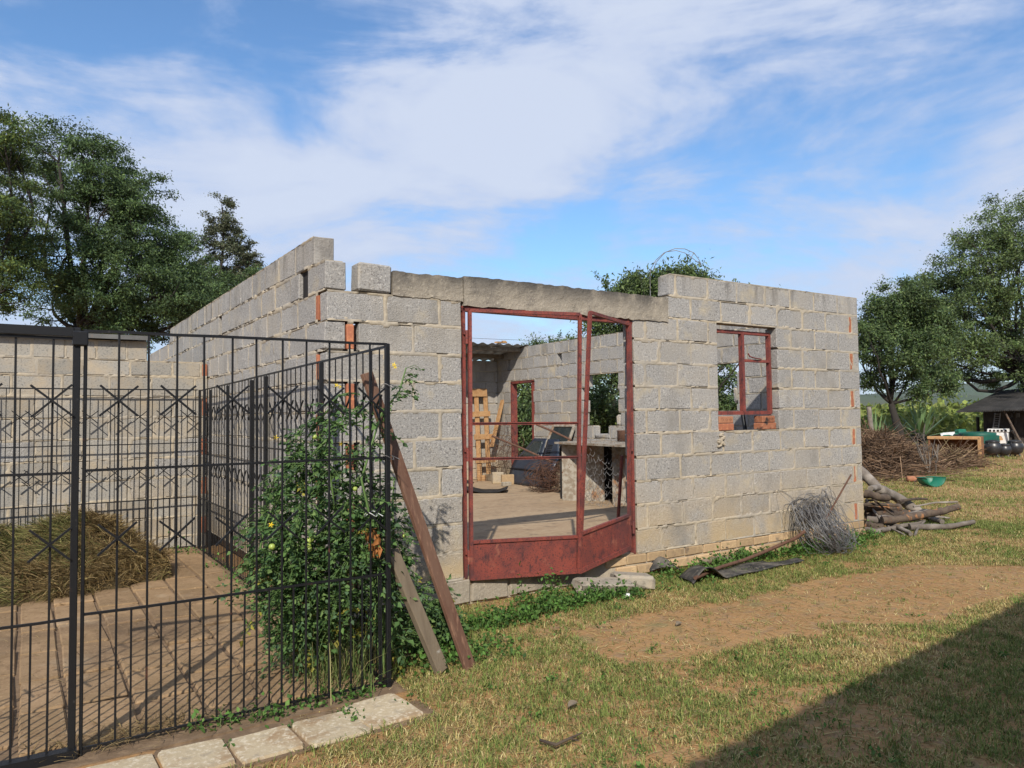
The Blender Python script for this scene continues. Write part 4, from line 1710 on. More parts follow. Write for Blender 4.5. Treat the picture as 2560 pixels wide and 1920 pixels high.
q = [Vector((0, .42, .66)), Vector((0, -.18, .66)), Vector((.10, -.26, 1.02)), Vector((.10, .30, 1.02))]
for i in range(4):
    m.bar(q[i], q[(i + 1) % 4], .05, .04, (-1, 0, .3), .008)
m.build('frame', M['enamel'], t)
m = MB()
m.add(q, [(0, 1, 2, 3)])
m.add([p + Vector((.006, 0, 0)) for p in q], [(3, 2, 1, 0)])
m.build('pane', M['glass'], t)
m = MB()
m.bar((.0, .1, .0), (.0, .1, .66), .05, .05)
m.build('prop', M['oldwood'], t)
for a, b, lab in (((5.1, 6.2, 1.02), (5.36, 4.8, .62), 'long rusty steel pipe lying across the blue vehicle panel'), ((5.3, 5.15, 1.22), (5.55, 4.55, .97), 'short rusty steel pipe sticking up by the vehicle window')):
    m = MB()
    m.tube([a, tuple((p + q_) / 2 + .01 for p, q_ in zip(a, b)), b], .018, 7)
    tag(m.build('pipe', M['rust']), lab, 'pipe')

# --- rusty white enamel cabinet lying open, white top
t = thing('steel_cabinet', 'rusty white enamel steel cabinet with flat white top inside the doorway', 'cabinet', (4.95, 3.1, FLZ))
TOPZ = .78
A0, A1, A2 = Vector((-.29, .52, 0)), Vector((.09, .06, 0)), Vector((-.09, -.32, 0))


def panel(p, q, h, th=.02, lean=0.0, mat_='enamel', nm='side_panel'):
    m_ = MB()
    d = (q - p).normalized()
    nn = Vector((-d.y, d.x, 0))
    u = nn * lean + Vector((0, 0, h))
    m_.add([p, q, q + u, p + u, p + nn * th, q + nn * th, q + nn * th + u, p + nn * th + u],
           [(0, 1, 2, 3), (7, 6, 5, 4), (0, 4, 5, 1), (1, 5, 6, 2), (2, 6, 7, 3), (3, 7, 4, 0)])
    m_.build(nm, M[mat_], t)


panel(A0, A1, TOPZ)
panel(A0 + Vector((.1, .18, 0)), Vector((.75, -.15, 0)), TOPZ, .02, 0, 'dark', 'back_panel')  # panel coloured near-black to imitate shade inside the open cabinet
panel(A2, A2 + Vector((.14, -.22, 0)), TOPZ)
m = MB()
m.add([Vector((x_, y_, TOPZ + z_)) for z_ in (.012, .04) for x_, y_ in ((-.36, .60), (-.44, -.92), (.5, -.92), (.5, .72))],
      [(3, 2, 1, 0), (4, 5, 6, 7), (0, 1, 5, 4), (1, 2, 6, 5), (2, 3, 7, 6), (3, 0, 4, 7)])
m.build('top', M['enamel'], t)
m = MB()
m.bar((.36, -.80, 0), (.36, -.80, TOPZ), .05, .05)
m.build('leg', M['rust'], t)
m = MB()
m.lathe((5.28, 3.02, FLZ + TOPZ + .045), [(.0, 0), (.085, 0), (.085, .14), (.09, .15), (.08, .15), (.078, .02), (0, .02)], 18)
tag(m.build('tin_can', M['rust']), 'rusty round tin can standing on the white cabinet top', 'tin can')
# chicken wire in front of the cabinet
m = MB()
rng = np.random.default_rng(71)
o0, du, dv = np.array([4.50, 2.98, FLZ]), np.array([.26, -.50, 0]), np.array([.05, 0, .80])
for i in range(9):
    for j in range(11):
        u, v = i / 8, j / 10
        if rng.random() < .12:
            continue
        j1 = lambda: rng.normal(0, .012, 3)
        p = o0 + du * (u + .06 * (j % 2)) + dv * v + j1()
        m.tube([p, p + du * .06 + dv * .05 + j1(), p + du * .06 + dv * .1 + j1()], .0028, 3, False)
        m.tube([p, p - du * .06 + dv * .05 + j1()], .0028, 3, False)
tag(m.build('chicken_wire', M['wire']), 'crumpled chicken wire hanging in front of the white cabinet', 'wire')

# --- black corrugated scrap on the floor, bricks, twigs
for (x, y, sx, sy, sz, mt, lab) in ((5.36, 6.45, .2, .14, .2, 'block', 'broken grey block piece on the floor by the pallet'),
                                    (5.42, 6.22, .22, .1, .17, 'plinth', 'brown brick piece standing on the floor by the blue panel'),
                                    (5.22, 5.95, .16, .1, .07, 'stone', 'small pale brick lying on the floor by the blue panel'),
                                    (5.60, 7.0, .2, .2, .12, 'oldwood', 'grey wood chunk on the floor beside the pallet foot')):
    m = MB()
    m.box((x, y, FLZ + sz / 2), (sx, sy, sz), Matrix.Rotation(rnd.uniform(-.6, .6), 3, 'Z'), .008)
    tag(m.build('rubble_piece', M[mt]), lab, 'rubble')
# black tubes seen through the front window
for a, b, lab in (((4.25, 1.0, .17), (5.94, 2.2, 1.74), 'long black steel tube leaning on the inner side wall'), ((4.95, .5, .17), (5.2, .9, 1.42), 'short black steel tube standing behind the front window')):
    m = MB()
    m.tube([a, b], .022, 8)
    tag(m.build('steel_tube', M['black']), lab, 'tube')
# dark leaf and steel bits behind the right door leaf
m = MB()
m.bar(gnd(1545, 1302, FLZ), at(1555, 1139, float(np.dot(gnd(1545, 1302, FLZ) - CAM, C_F)) - .05), .026, .026)
tag(m.build('steel_angle', M['red']), 'red steel angle bar leaning just inside the right door jamb', 'bar')
m = MB()
m.bar((2.92, .24, FLZ), (3.04, .34, .82), .16, .03, (0, -1, 0), .004)
tag(m.build('board', M['darklog']), 'dark weathered board standing just inside the right door jamb', 'board')

# ================================================================== THINGS ALONG THE FRONT WALL
def lump(name, label, cat, c, d, rz, mat_, tilt=(0, 0), bev=.03, jit=.012):
    m_ = MB()
    pts, fs = cham(d[0] / 2, d[1] / 2, d[2] / 2, bev)
    m_.add([p + Vector((rnd.uniform(-jit, jit), rnd.uniform(-jit, jit), rnd.uniform(-jit, jit) * .6)) for p in pts], fs)
    o = m_.build(name, M[mat_])
    o.location = c
    o.rotation_euler = (tilt[0], tilt[1], rz)
    return tag(o, label, cat)


s1 = gnd(1545, 1440)
lump('concrete_slab', 'broken grey concrete slab lying in weeds under the right door leaf', 'slab', (2.10, -.31, .042), (.44, .22, .085), math.radians(-24), 'stone', (.05, .05), .02, .02)
lump('concrete_slab', 'cracked tan concrete slab end beside the door step', 'slab', (2.40, -.30, .045), (.32, .21, .11), math.radians(-32), 'stone', (-.04, .07), .02, .022)
lump('stone', 'small pale stone on the grass before the broken slabs', 'stone', gnd(1567, 1493) + np.array([0, 0, .012]), (.05, .04, .03), .4, 'white', bev=.01, jit=.006)


def sheet(name, label, P0, U, V_, fn, mat_, nu=16, nv=6, th=.008, cat='sheet'):
    m_ = MB()
    P0, U, V_ = np.array(P0, float), np.array(U, float), np.array(V_, float)
    pts = []
    for i in range(nu + 1):
        for j in range(nv + 1):
            u, v = i / nu, j / nv
            du_, dv_, dz = fn(u, v)
            pts.append(Vector(P0 + U * (u + du_) + V_ * (v + dv_) + np.array([0, 0, dz])))
    n0 = len(pts)
    pts += [p + Vector((0, 0, -th)) for p in pts]
    Fc = [(i * (nv + 1) + j, (i + 1) * (nv + 1) + j, (i + 1) * (nv + 1) + j + 1, i * (nv + 1) + j + 1) for i in range(nu) for j in range(nv)]
    Fc += [tuple(n0 + k for k in reversed(q_)) for q_ in Fc]
    rim = [i * (nv + 1) for i in range(nu + 1)] + [nu * (nv + 1) + j for j in range(1, nv + 1)] + [i * (nv + 1) + nv for i in range(nu - 1, -1, -1)] + [j for j in range(nv - 1, 0, -1)]
    Fc += [(rim[k], n0 + rim[k], n0 + rim[(k + 1) % len(rim)], rim[(k + 1) % len(rim)]) for k in range(len(rim))]
    m_.add(pts, Fc, True)
    return tag(m_.build(name, M[mat_]), label, cat)


sheet('rubber_sheet', 'bent black sheet scrap with curled end lying on the dusty floor', (3.72, 5.55, FLZ), np.array([.86, -.62, 0]), np.array([.28, .40, 0]),
      lambda u, v: (0, 0, .02 + .05 * max(0, math.sin(u * 5.2)) + .05 * max(0, u - .86) / .14), 'rubber', 24, 5)
sheet('rubber_sheet', 'smaller black sheet scrap behind the bent one on the dusty floor', (3.92, 6.1, FLZ), np.array([.50, -.36, 0]), np.array([.24, .34, 0]),
      lambda u, v: (0, 0, .06 + .09 * math.sin(math.pi * u * .9)), 'rubber', 14, 5)
g0, g1 = gnd(1735, 1462), gnd(1950, 1418)
U = g1 - g0
Vv = np.array([.10, .26, 0])
sheet('rubber_sheet', 'long black rubber sheet with curled end on the grass below the window', g0, U, Vv,
      lambda u, v: (0.10 * max(0, .22 - u) / .22 * 0, .05 * math.sin(u * 9), .012 + .10 * math.sin(math.pi * min(1, u / .34)) * (1 - .4 * v) + .006 * math.sin(u * 14 + v * 4)), 'dustrubber', 28, 6)
g0, g1 = gnd(1632, 1433), gnd(1695, 1430)
sheet('rubber_flap', 'rounded black rubber flap propped by the wall foot', g0, (g1 - g0) * 1.05, np.array([.05, .22, 0]),
      lambda u, v: (.12 * (v - .5) * (1 if u > .5 else -1) * -1, 0, .01 + .11 * math.sin(math.pi * min(1, .12 + v * .8)) * (1 - (2 * u - 1) ** 2 * .75)), 'dustrubber', 12, 8)
g0, g1 = gnd(1890, 1425), gnd(2010, 1405)
sheet('rubber_sheet', 'flat grey rubber scrap lying flat on the grass near the wire coil', g0, g1 - g0, np.array([.05, .12, 0]), lambda u, v: (0, 0, .014 + .006 * math.sin(u * 7)), 'dustrubber', 10, 4)
g0, g1 = gnd(1752, 1416), gnd(1830, 1404)
m = MB()
m.tube([g0 + [0, 0, .03], (g0 + g1) / 2 + [0, 0, .045], g1 + [0, 0, .03]], [.03, .028, .02], 6)
tag(m.build('stick', M['oldwood']), 'thick weathered stick lying behind the rubber sheet', 'stick')
# rusty bent pipe running into the coil
pp_ = [gnd(1738, 1445, .05), gnd(1800, 1418, .04), gnd(1860, 1400, .05), gnd(1915, 1378, .08), gnd(1960, 1358, .14), gnd(1990, 1345, .20), gnd(2012, 1328, .26)]
m = MB()
m.tube(pp_, .016, 7)
tag(m.build('pipe', M['rust']), 'long bent rusty pipe lying from the rubber sheet to the wire coil', 'pipe')
m = MB()
m.tube([(5.02, -.24, .28), (5.631, -.15, .70)], .009, 6)
tag(m.build('iron_rod', M['rust']), 'straight thin rusty rod standing up out of the wire coil', 'rod')

# --- wire coil
def wire_coil():
    rng_ = np.random.default_rng(81)
    m_ = MB()
    c0 = np.array([4.98, -.28, .25])
    ax = np.array([.327, -.75, .56])
    ax /= np.linalg.norm(ax)
    a = np.cross(ax, [0, 0, 1.])
    a /= np.linalg.norm(a)
    b = np.cross(ax, a)
    for i in range(74):
        R = rng_.uniform(.19, .31)
        off = ax * rng_.normal(0, .06) + a * rng_.normal(0, .035) + b * rng_.normal(0, .03)
        e = rng_.uniform(.8, 1.1)
        tw = rng_.normal(0, .26, 2)
        pts = []
        n_ = 26
        ph = rng_.uniform(0, 6.28)
        for k in range(n_ + 1):
            t_ = ph + 2 * math.pi * k / n_
            p = c0 + off + a * math.cos(t_) * R * 1.06 + b * math.sin(t_) * R * e + ax * (tw[0] * math.cos(t_) + tw[1] * math.sin(t_)) * R + rng_.normal(0, .003, 3)
            p[2] = max(p[2], .008)
            p[1] = min(p[1], -.012)
            pts.append(p)
        m_.tube(pts, .0026, 3, False)
    # splayed outer loops towards the wall corner
    for i in range(26):
        R = rng_.uniform(.2, .33)
        cc = c0 + np.array([rng_.uniform(-.2, .30), rng_.uniform(-.02, .12), rng_.uniform(-.06, .02)])
        a2 = a + rng_.normal(0, .22, 3)
        b2 = b + rng_.normal(0, .22, 3)
        ph, sw = rng_.uniform(0, 6.28), rng_.uniform(2.8, 6.2)
        pts = []
        for k in range(19):
            t_ = ph + sw * k / 18
            p = cc + a2 * math.cos(t_) * R + b2 * math.sin(t_) * R * .95
            p[2] = max(p[2], .008)
            p[1] = min(p[1], -.012)
            pts.append(p)
        m_.tube(pts, .0023, 3, False)
    tag(m_.build('wire_coil', M['wire']), 'big tangled coil of grey fencing wire leaning at the wall foot', 'wire')


wire_coil()

# ================================================================== YARD ON THE RIGHT
def log(name, label, pts, r0, r1, mat_, sides=9, stub=None):
    m_ = MB()
    pts = [np.array(p, float) for p in pts]
    n_ = len(pts)
    fine, rad = [], []
    for i in range(n_ - 1):
        for k in range(4):
            u = k / 4
            fine.append(pts[i] * (1 - u) + pts[i + 1] * u + np.random.default_rng(int(abs(pts[0][0]) * 97 + i * 7 + k)).normal(0, r0 * .10, 3))
            rad.append((r0 + (r1 - r0) * (i + u) / (n_ - 1)) * rnd.uniform(.9, 1.1))
    fine.append(pts[-1])
    rad.append(r1)
    m_.tube(fine, rad, sides)
    if stub:
        m_.tube([stub[0], stub[1]], [r0 * .6, r0 * .5], 8)
    return tag(m_.build(name, M[mat_]), label, 'log', 'firewood pile by the wall end')


RG = lambda x, y, z=0.0: gnd(2120 + x * .2532, 940 + y * .2532, z)
log('log', 'thick bare grey branch propped diagonally over the firewood pile', [(7.25, .78, .62), RG(300, 1110, .42), RG(470, 1190, .28), RG(640, 1310, .12), RG(800, 1370, .06)], .066, .055, 'logm', 10, (RG(300, 1100, .45), RG(222, 1110, .47)))
log('log', 'dark split log with orange bare wood lying across the pile', [RG(340, 1430, .12), RG(560, 1400, .14), RG(800, 1360, .15), RG(960, 1330, .18), RG(1085, 1290, .22)], .045, .042, 'darklog')
log('log', 'thin grey branch lying lowest in front of the pile', [RG(180, 1520, .03), RG(280, 1535, .03), RG(400, 1510, .03), RG(560, 1480, .05), RG(740, 1440, .06)], .032, .022, 'logm')
log('log', 'long grey pole running out right from the pile', [RG(600, 1490, .04), RG(800, 1490, .04), RG(1000, 1485, .05), RG(1240, 1440, .07)], .04, .025, 'logm')
log('log', 'grey pole with broken end pointing at the grass', [RG(190, 1410, .10), RG(360, 1440, .08), RG(500, 1490, .05), RG(620, 1560, .02)], .042, .022, 'logm')
log('log', 'orange-brown split log high in the pile by the wall', [RG(165, 1160, .42), RG(280, 1185, .40), RG(390, 1205, .36)], .05, .04, 'darklog')
log('log', 'thick dark log end in the middle of the pile', [RG(180, 1290, .22), RG(340, 1300, .2), RG(500, 1300, .18)], .06, .055, 'darklog')
log('log', 'dark log under the split log near the wall', [RG(180, 1370, .12), RG(320, 1370, .12), RG(570, 1360, .10)], .06, .055, 'darklog')
log('log', 'brown log at the bottom of the pile by the wall', [RG(180, 1480, .05), RG(260, 1490, .05), RG(340, 1500, .04)], .05, .05, 'darklog')
log('log', 'thin curved stick arching over the pile by the wall', [RG(175, 1220, .3), RG(240, 1310, .2), RG(330, 1430, .1), RG(420, 1500, .04), RG(560, 1570, .01)], .016, .01, 'logm', 6)
log('log', 'thin dark stick leaning across the pile', [RG(240, 1210, .34), RG(360, 1310, .22), RG(490, 1400, .14)], .014, .01, 'darklog', 6)
log('log', 'short forked grey stick in front of the pile', [RG(755, 1430, .07), RG(690, 1500, .03), RG(660, 1570, .01)], .018, .014, 'logm', 6)
log('log', 'thick brown log behind the dark split log', [RG(560, 1390, .07), RG(760, 1380, .07), RG(930, 1440, .05)], .04, .03, 'logm')

for i in range(16):
    a = np.array([rnd.uniform(6.5, 7.6), rnd.uniform(.1, .75), rnd.uniform(.05, .3)])
    an = rnd.uniform(-.7, .5)
    L_ = rnd.uniform(.35, .8)
    b = a + np.array([math.cos(an) * L_, math.sin(an) * L_ * .5, rnd.uniform(-.12, .05)])
    b[2] = max(b[2], .02)
    log('log', 'thin loose stick among the split logs of the firewood pile', [a, (a + b) / 2 + np.array([0, 0, .02]), b], rnd.uniform(.012, .028), rnd.uniform(.008, .016), rnd.choice(('logm', 'darklog')), 6)

# --- green half drum with clay tile
t = thing('green_trough', 'bright green plastic half-drum trough lying on the grass', 'trough', gnd(2120 + 820 * .2532, 940 + 1090 * .2532), math.radians(-18))
m = MB()
n_ = 14
V = []
for i, (y, s_) in enumerate(((-.14, 1), (.14, .92))):
    for k in range(n_ + 1):
        a = math.pi * (1.04 + .92 * k / n_)
        V.append((.21 * math.cos(a) * s_, y * .9, .16 + .16 * math.sin(a) * s_))
n1 = len(V)
V += [(x * .93, y * .95, z + .012) for x, y, z in V]
Fc = [(k, k + 1, n_ + 2 + k, n_ + 1 + k) for k in range(n_)] + [(n1 + k, n1 + n_ + 1 + k, n1 + n_ + 2 + k, n1 + k + 1) for k in range(n_)]
Fc += [(k, n1 + k, n1 + k + 1, k + 1) for k in range(n_)] + [tuple(n_ + 1 + k for k in range(n_ + 1))]
m.add(V, Fc, True)
m.build('shell', M['green'], t)
m = MB()
m.tube([(-.21, -.126, .16), (-.20, .12, .158), (.195, .12, .158), (.21, -.126, .16)], .010, 6)
m.build('rim', M['green'], t)
c = RG(670, 1015, .06)
m = MB()
m.lathe(c, [(.0, -.17), (.055, -.17), (.06, 0), (.062, .17), (0, .17)], 12, (.85, -.5, .0))
tag(m.build('clay_pipe', M['clay']), 'orange clay pipe piece lying behind the green trough', 'pipe')


# --- brush pile
def brush(name, label, c, rx, ry, h, n_, seed, pal, ang):
    rng_ = np.random.default_rng(seed)
    m_v, m_f, m_c, nb = [], [], [], 0
    ca, sa = math.cos(ang), math.sin(ang)
    u = rng_.normal(0, .42, n_)
    v = rng_.normal(0, .42, n_)
    e = np.clip(1 - u * u - v * v, .03, 1)
    x = c[0] + (u * rx) * ca - (v * ry) * sa
    y = c[1] + (u * rx) * sa + (v * ry) * ca
    z = rng_.uniform(.02, 1, n_) ** .7 * h * e * (.6 + .7 * vn(x, y, .9, seed))
    P = np.stack([x, y, z], 1)
    D = np.stack([ca + rng_.normal(0, .75, n_), sa + rng_.normal(0, .75, n_), rng_.normal(0, .32, n_)], 1)
    D /= np.linalg.norm(D, axis=1, keepdims=True)
    L = rng_.uniform(.3, 1.3, n_)
    S = np.cross(D, rand_dir(rng_, n_))
    S /= np.linalg.norm(S, axis=1, keepdims=True)
    T = np.cross(D, S)
    w_ = rng_.uniform(.004, .012, n_)[:, None]
    A, B = P - D * (L / 2)[:, None], P + D * (L / 2)[:, None] + rng_.normal(0, .06, (n_, 3))
    A[:, 2] = np.maximum(A[:, 2], .005)
    B[:, 2] = np.maximum(B[:, 2], .005)
    ring = [S, -.5 * S + .87 * T, -.5 * S - .87 * T]
    V = np.stack([A + r_ * w_ for r_ in ring] + [B + r_ * w_ * .6 for r_ in ring], 1).reshape(-1, 3)
    b = np.arange(n_)[:, None] * 6
    Fc = np.concatenate([b + [[0, 1, 4, 3]], b + [[1, 2, 5, 4]], b + [[2, 0, 3, 5]]])
    cc = np.repeat(leaf_cols(rng_, pal, n_, .35), 6, 0)
    o = link(name, np_mesh(name, V, Fc, cc), M['hay'])
    tag(o, label, 'brush pile')


BR = [(.16, .095, .055), (.22, .14, .085), (.10, .062, .04), (.28, .185, .115)]
brush('brush_pile', 'big heap of brown cut thorn brush behind the firewood', (15.2, 5.35, 0), 2.8, 1.1, .92, 5200, 91, BR, math.radians(35))
brush('brush_pile', 'low tail of loose brown brush and straw beside the stained box', (17.4, 4.7, 0), 1.5, .6, .34, 1100, 92, BR + [(.34, .25, .13)], math.radians(10))
# bare sapling
rng = np.random.default_rng(93)
sb = RG(815, 985)
t = thing('bare_sapling', 'bare pale sapling with thin stems before the brush pile', 'sapling', sb)
m = MB()
for px_, py_ in ((700, 560), (760, 470), (860, 610), (650, 640), (820, 660), (740, 600)):
    v = ray(2120 + px_ * .2532, 940 + py_ * .2532)
    d_ = np.dot(sb - CAM, C_F)
    p = CAM + v * d_ - sb
    pts = limb(m, (rng.normal(0, .05), 0, 0), p, .018, .007, rng, .09, 5, 6)
    for k in range(5):
        q = np.array(pts[rng.integers(2, 6)])
        limb(m, q, q + rng.normal(0, .16, 3) + [0, 0, .2], .006, .003, rng, .1, 4, 3)
m.build('stem', M['logm'], t)
m = MB()
m.tube([RG(262, 645), at(2120 + 205 * .2532, 940 + 305 * .2532, 18.2)], .045, 8)
tb = at(2120 + 262 * .2532, 1107, 18.2)
m = MB()
m.tube([(tb[0], tb[1], -.05), at(2120 + 205 * .2532, 940 + 305 * .2532, 18.2)], [.065, .055], 8)
tag(m.build('fence_post', M['logm']), 'pale leaning wooden post standing in the brush pile', 'post')

# --- junk by the hut
jb = RG(1070, 815)
t = thing('stained_box', 'large brown stained open box lying on its side', 'box', (20.85, 6.25, 0), math.radians(-74))
W2, D2, H2 = .62, .35, .62
for nm, c, d in (('bottom_board', (0, .33, H2 / 2), (1.24, .04, H2)), ('side_board', (0, 0, .03), (1.24, .68, .05)), ('side_board', (0, 0, H2 - .02), (1.24, .68, .05)),
                 ('end_board', (-.62, 0, H2 / 2), (.05, .68, H2)), ('end_board', (.62, 0, H2 / 2), (.05, .68, H2)), ('lip', (0, -.35, H2 - .03), (1.32, .05, .09)), ('lip', (.64, -.35, H2 / 2), (.09, .05, H2))):
    m = MB()
    m.box(c, d, None, .012)
    m.build(nm, M['pine' if nm == 'lip' else 'boxwood'], t)
m = MB()
m.box((.45, -.25, -.03), (.1, .1, .12), None, .01)
m.build('foot', M['boxwood'], t)
for (px_, py_, R, h, lab) in ((1335, 800, .5, .70, 'green ribbed water drum standing behind the stained box'), (1420, 790, .36, .6, 'dark green drum behind the black pots')):
    c = RG(px_, py_) + np.array([.9, .55, 0])
    t = thing('water_drum', lab, 'drum', c)
    m = MB()
    prof = [(0, 0), (R * .96, 0)]
    for i in range(10):
        prof += [(R * (1.0 if i % 2 else .97), h * (i + .5) / 10)]
    prof += [(R * .95, h * .98), (R * .5, h * 1.02), (0, h * 1.02)]
    m.lathe((0, 0, 0), prof, 24)
    m.build('tank', M['tank'], t)
for (px_, py_, R, lab) in ((1430, 800, .245, 'black round three-legged iron pot next to the green drum'), (1545, 800, .19, 'smallest black round iron pot between two larger ones'), (1650, 792, .235, 'black round iron pot nearest the dark hut')):
    c = RG(px_, py_)
    t = thing('iron_pot', lab, 'pot', c, 0, 'iron pots by the hut')
    m = MB()
    m.lathe((0, 0, .03), [(0.001, 0), (R * .5, R * .12), (R * .85, R * .45), (R, R * .95), (R * .9, R * 1.4), (R * .72, R * 1.66), (R * .80, R * 1.72), (R * .80, R * 1.78), (R * .5, R * 1.88), (.001, R * 1.95)], 22)
    m.build('pot_body', M['iron'], t)
    for k in range(3):
        a = 2.1 * k + .4
        g = MB()
        g.tube([(R * .5 * math.cos(a), R * .5 * math.sin(a), R * .3), (R * .62 * math.cos(a), R * .62 * math.sin(a), 0)], .022, 6)
        g.build('leg', M['iron'], t)
    g = MB()
    g.tube([(R * .95 * math.cos(q), 0, R * 1.55 + R * .45 * math.sin(q)) for q in [i * math.pi / 10 for i in range(11)]], .008, 5)
    g.build('handle', M['iron'], t)
c = RG(1545, 720) + np.array([1.2, .7, 0])
t = thing('plastic_crate', 'pale grey plastic crate standing behind the iron pots', 'crate', c, math.radians(-70))
for nm, cc_, d in (('base', (0, 0, .3), (.62, .42, .5)), ('rim', (0, 0, .62), (.68, .46, .13))):
    m = MB()
    m.box(cc_, d, None, .02)
    m.build(nm, M['white'], t)
for i in range(5):
    m = MB()
    m.box((-.24 + .12 * i, -.236, .62), (.07, .012, .07))
    m.build('slot_shade', M['dark'], t)  # dark plate on the rim, coloured like the shade in an opening
for i, (pa, pb_, pc, th_, mt, lab) in enumerate((((930, 610), (1110, 595), (1085, 548), .03, 'white', 'white flat board lying on the junk behind the stained box'),
                                               ((1000, 620), (1350, 610), (1330, 570), .03, 'thatch', 'black roofing sheet lying over the green drum'),
                                               ((1370, 640), (1530, 620), (1500, 570), .05, 'pine', 'broken pale board sticking out of the junk heap'))):
    d_ = 27.0
    P = [at(2120 + q[0] * .2532, 940 + q[1] * .2532, d_ + (0 if k < 2 else .5)) for k, q in enumerate((pa, pb_, pc))]
    P.append(P[2] + (P[0] - P[1]))
    m = MB()
    m.add([Vector(p) for p in P] + [Vector(p) - Vector((0, 0, th_)) for p in P], [(0, 1, 2, 3), (7, 6, 5, 4), (0, 4, 5, 1), (1, 5, 6, 2), (2, 6, 7, 3), (3, 7, 4, 0)])
    tag(m.build('scrap_board', M[mt]), lab, 'board')
t = thing('scrap_heap', 'low heap of dark scrap and sacks between the box and the hut', 'scrap', (22.6, 7.0, 0))
for i in range(16):
    m = MB()
    m.box((rnd.uniform(-1.1, 1.3), rnd.uniform(-.5, .7), rnd.uniform(.15, .62)), (rnd.uniform(.3, .8), rnd.uniform(.2, .5), rnd.uniform(.15, .4)), Matrix.Rotation(rnd.uniform(-.6, .6), 3, 'Z') @ Matrix.Rotation(rnd.uniform(-.4, .4), 3, 'X'), .03)
    m.build('scrap_piece', M[rnd.choice(('thatch', 'oldwood', 'zinc', 'green', 'dark'))], t)
m = MB()
hp = [(1345, 800), (1340, 770), (1360, 740), (1365, 690), (1358, 650), (1375, 610), (1395, 585), (1385, 562), (1370, 555)]
m.tube([at(2120 + x * .2532, 940 + y * .2532, 25.4) for x, y in hp], .035, 6)
tag(m.build('hose', M['white']), 'white plastic hose curling up in front of the green drum', 'hose')

# --- dark hut
hut = thing('dark_hut', 'low dark hut with old black corrugated roof at the yard edge', 'hut', (29.5, 9.0, 0))


def hutp(px_, py_, d_):
    p = at(2120 + px_ * .2532, 940 + py_ * .2532, d_)
    return Vector(p) - hut.location


e0 = hutp(1070, 355, 27.5)
e1 = hutp(2300, 315, 26.0)
r0 = hutp(1500, 150, 31.0)
r1 = hutp(2300, 60, 31.0)
ns = 64
V = []
for i in range(ns * 3 + 1):
    u = i / (ns * 3)
    w_ = .03 * math.cos(2 * math.pi * u * ns)
    for a, b in ((e0, e1), (r0, r1)):
        p = a + (b - a) * u
        V.append((p.x, p.y, p.z + w_ + rnd.uniform(-.012, .012)))
V += [(x, y, z - .02) for x, y, z in V]
k0 = (ns * 3 + 1) * 2
m = MB()
Fc = [(2 * i, 2 * i + 2, 2 * i + 3, 2 * i + 1) for i in range(ns * 3)] + [(k0 + 2 * i, k0 + 2 * i + 1, k0 + 2 * i + 3, k0 + 2 * i + 2) for i in range(ns * 3)]
Fc += [(2 * i, k0 + 2 * i, k0 + 2 * i + 2, 2 * i + 2) for i in range(ns * 3)]
m.add(V, Fc)
m.build('roof', M['thatch'], hut)
wl, wr = hutp(1345, 345, 28.2), hutp(2250, 345, 27.2)
m = MB()
bk = Vector((3.0, .5, 0))
q = [wl, wr, wr + bk, wl + bk]
top = [Vector((p.x, p.y, 1.40 if i < 2 else 1.75)) for i, p in enumerate(q)]
bot = [Vector((p.x, p.y, 0)) for p in q]
m.add(bot + top, [(0, 1, 5, 4), (1, 2, 6, 5), (2, 3, 7, 6), (3, 0, 4, 7), (4, 5, 6, 7)])
m.build('wall', M['hutwall'], hut)
for i in range(7):
    p = wl + (wr - wl) * (i / 6)
    g = MB()
    g.tube([(p.x - .1, p.y - .05, 0), (p.x - .1, p.y - .05, 1.38)], .05, 7)
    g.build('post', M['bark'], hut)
p = hutp(1610, 388, 28.0)
g = MB()
g.box((p.x - .12, p.y - .12, p.z), (.03, .5, .16), Matrix.Rotation(math.radians(-15), 3, 'Z'))
g.build('metal_sheet', M['zinc'], hut)
p0, p1 = hutp(1455, 540, 27.6), hutp(1480, 365, 27.6)
g = MB()
for s_ in (-.09, .09):
    g.tube([p0 + Vector((0, s_, 0)), p1 + Vector((0, s_, 0))], .02, 5)
for i in range(8):
    c = p0 + (p1 - p0) * ((i + .5) / 8)
    g.tube([c + Vector((0, -.09, 0)), c + Vector((0, .09, 0))], .016, 5)
g.build('ladder', M['zinc'], hut)
for i, (a, b) in enumerate((((1540, 340), (1738, 690)), ((1610, 480), (1740, 640)), ((1620, 540), (1760, 720)))):
    m = MB()
    pb2 = at(2120 + b[0] * .2532, 940 + b[1] * .2532, 26.4)
    pb2[2] = 0
    m.tube([at(2120 + a[0] * .2532, 940 + a[1] * .2532, 27.1), pb2], .035, 6)
    tag(m.build('pole', M['logm' if i else 'darklog']), ('longest dark pole leaning on the dark hut', 'upper pale pole leaning on the dark hut', 'lower pale pole leaning on the dark hut')[i], 'pole')
m = MB()
p = at(2120 + 1280 * .2532, 940 + 405 * .2532, 29)
m.tube([(p[0], p[1], 0), tuple(p)], .06, 7)
tag(m.build('fence_post', M['bark']), 'dark upright post standing left of the hut', 'post')


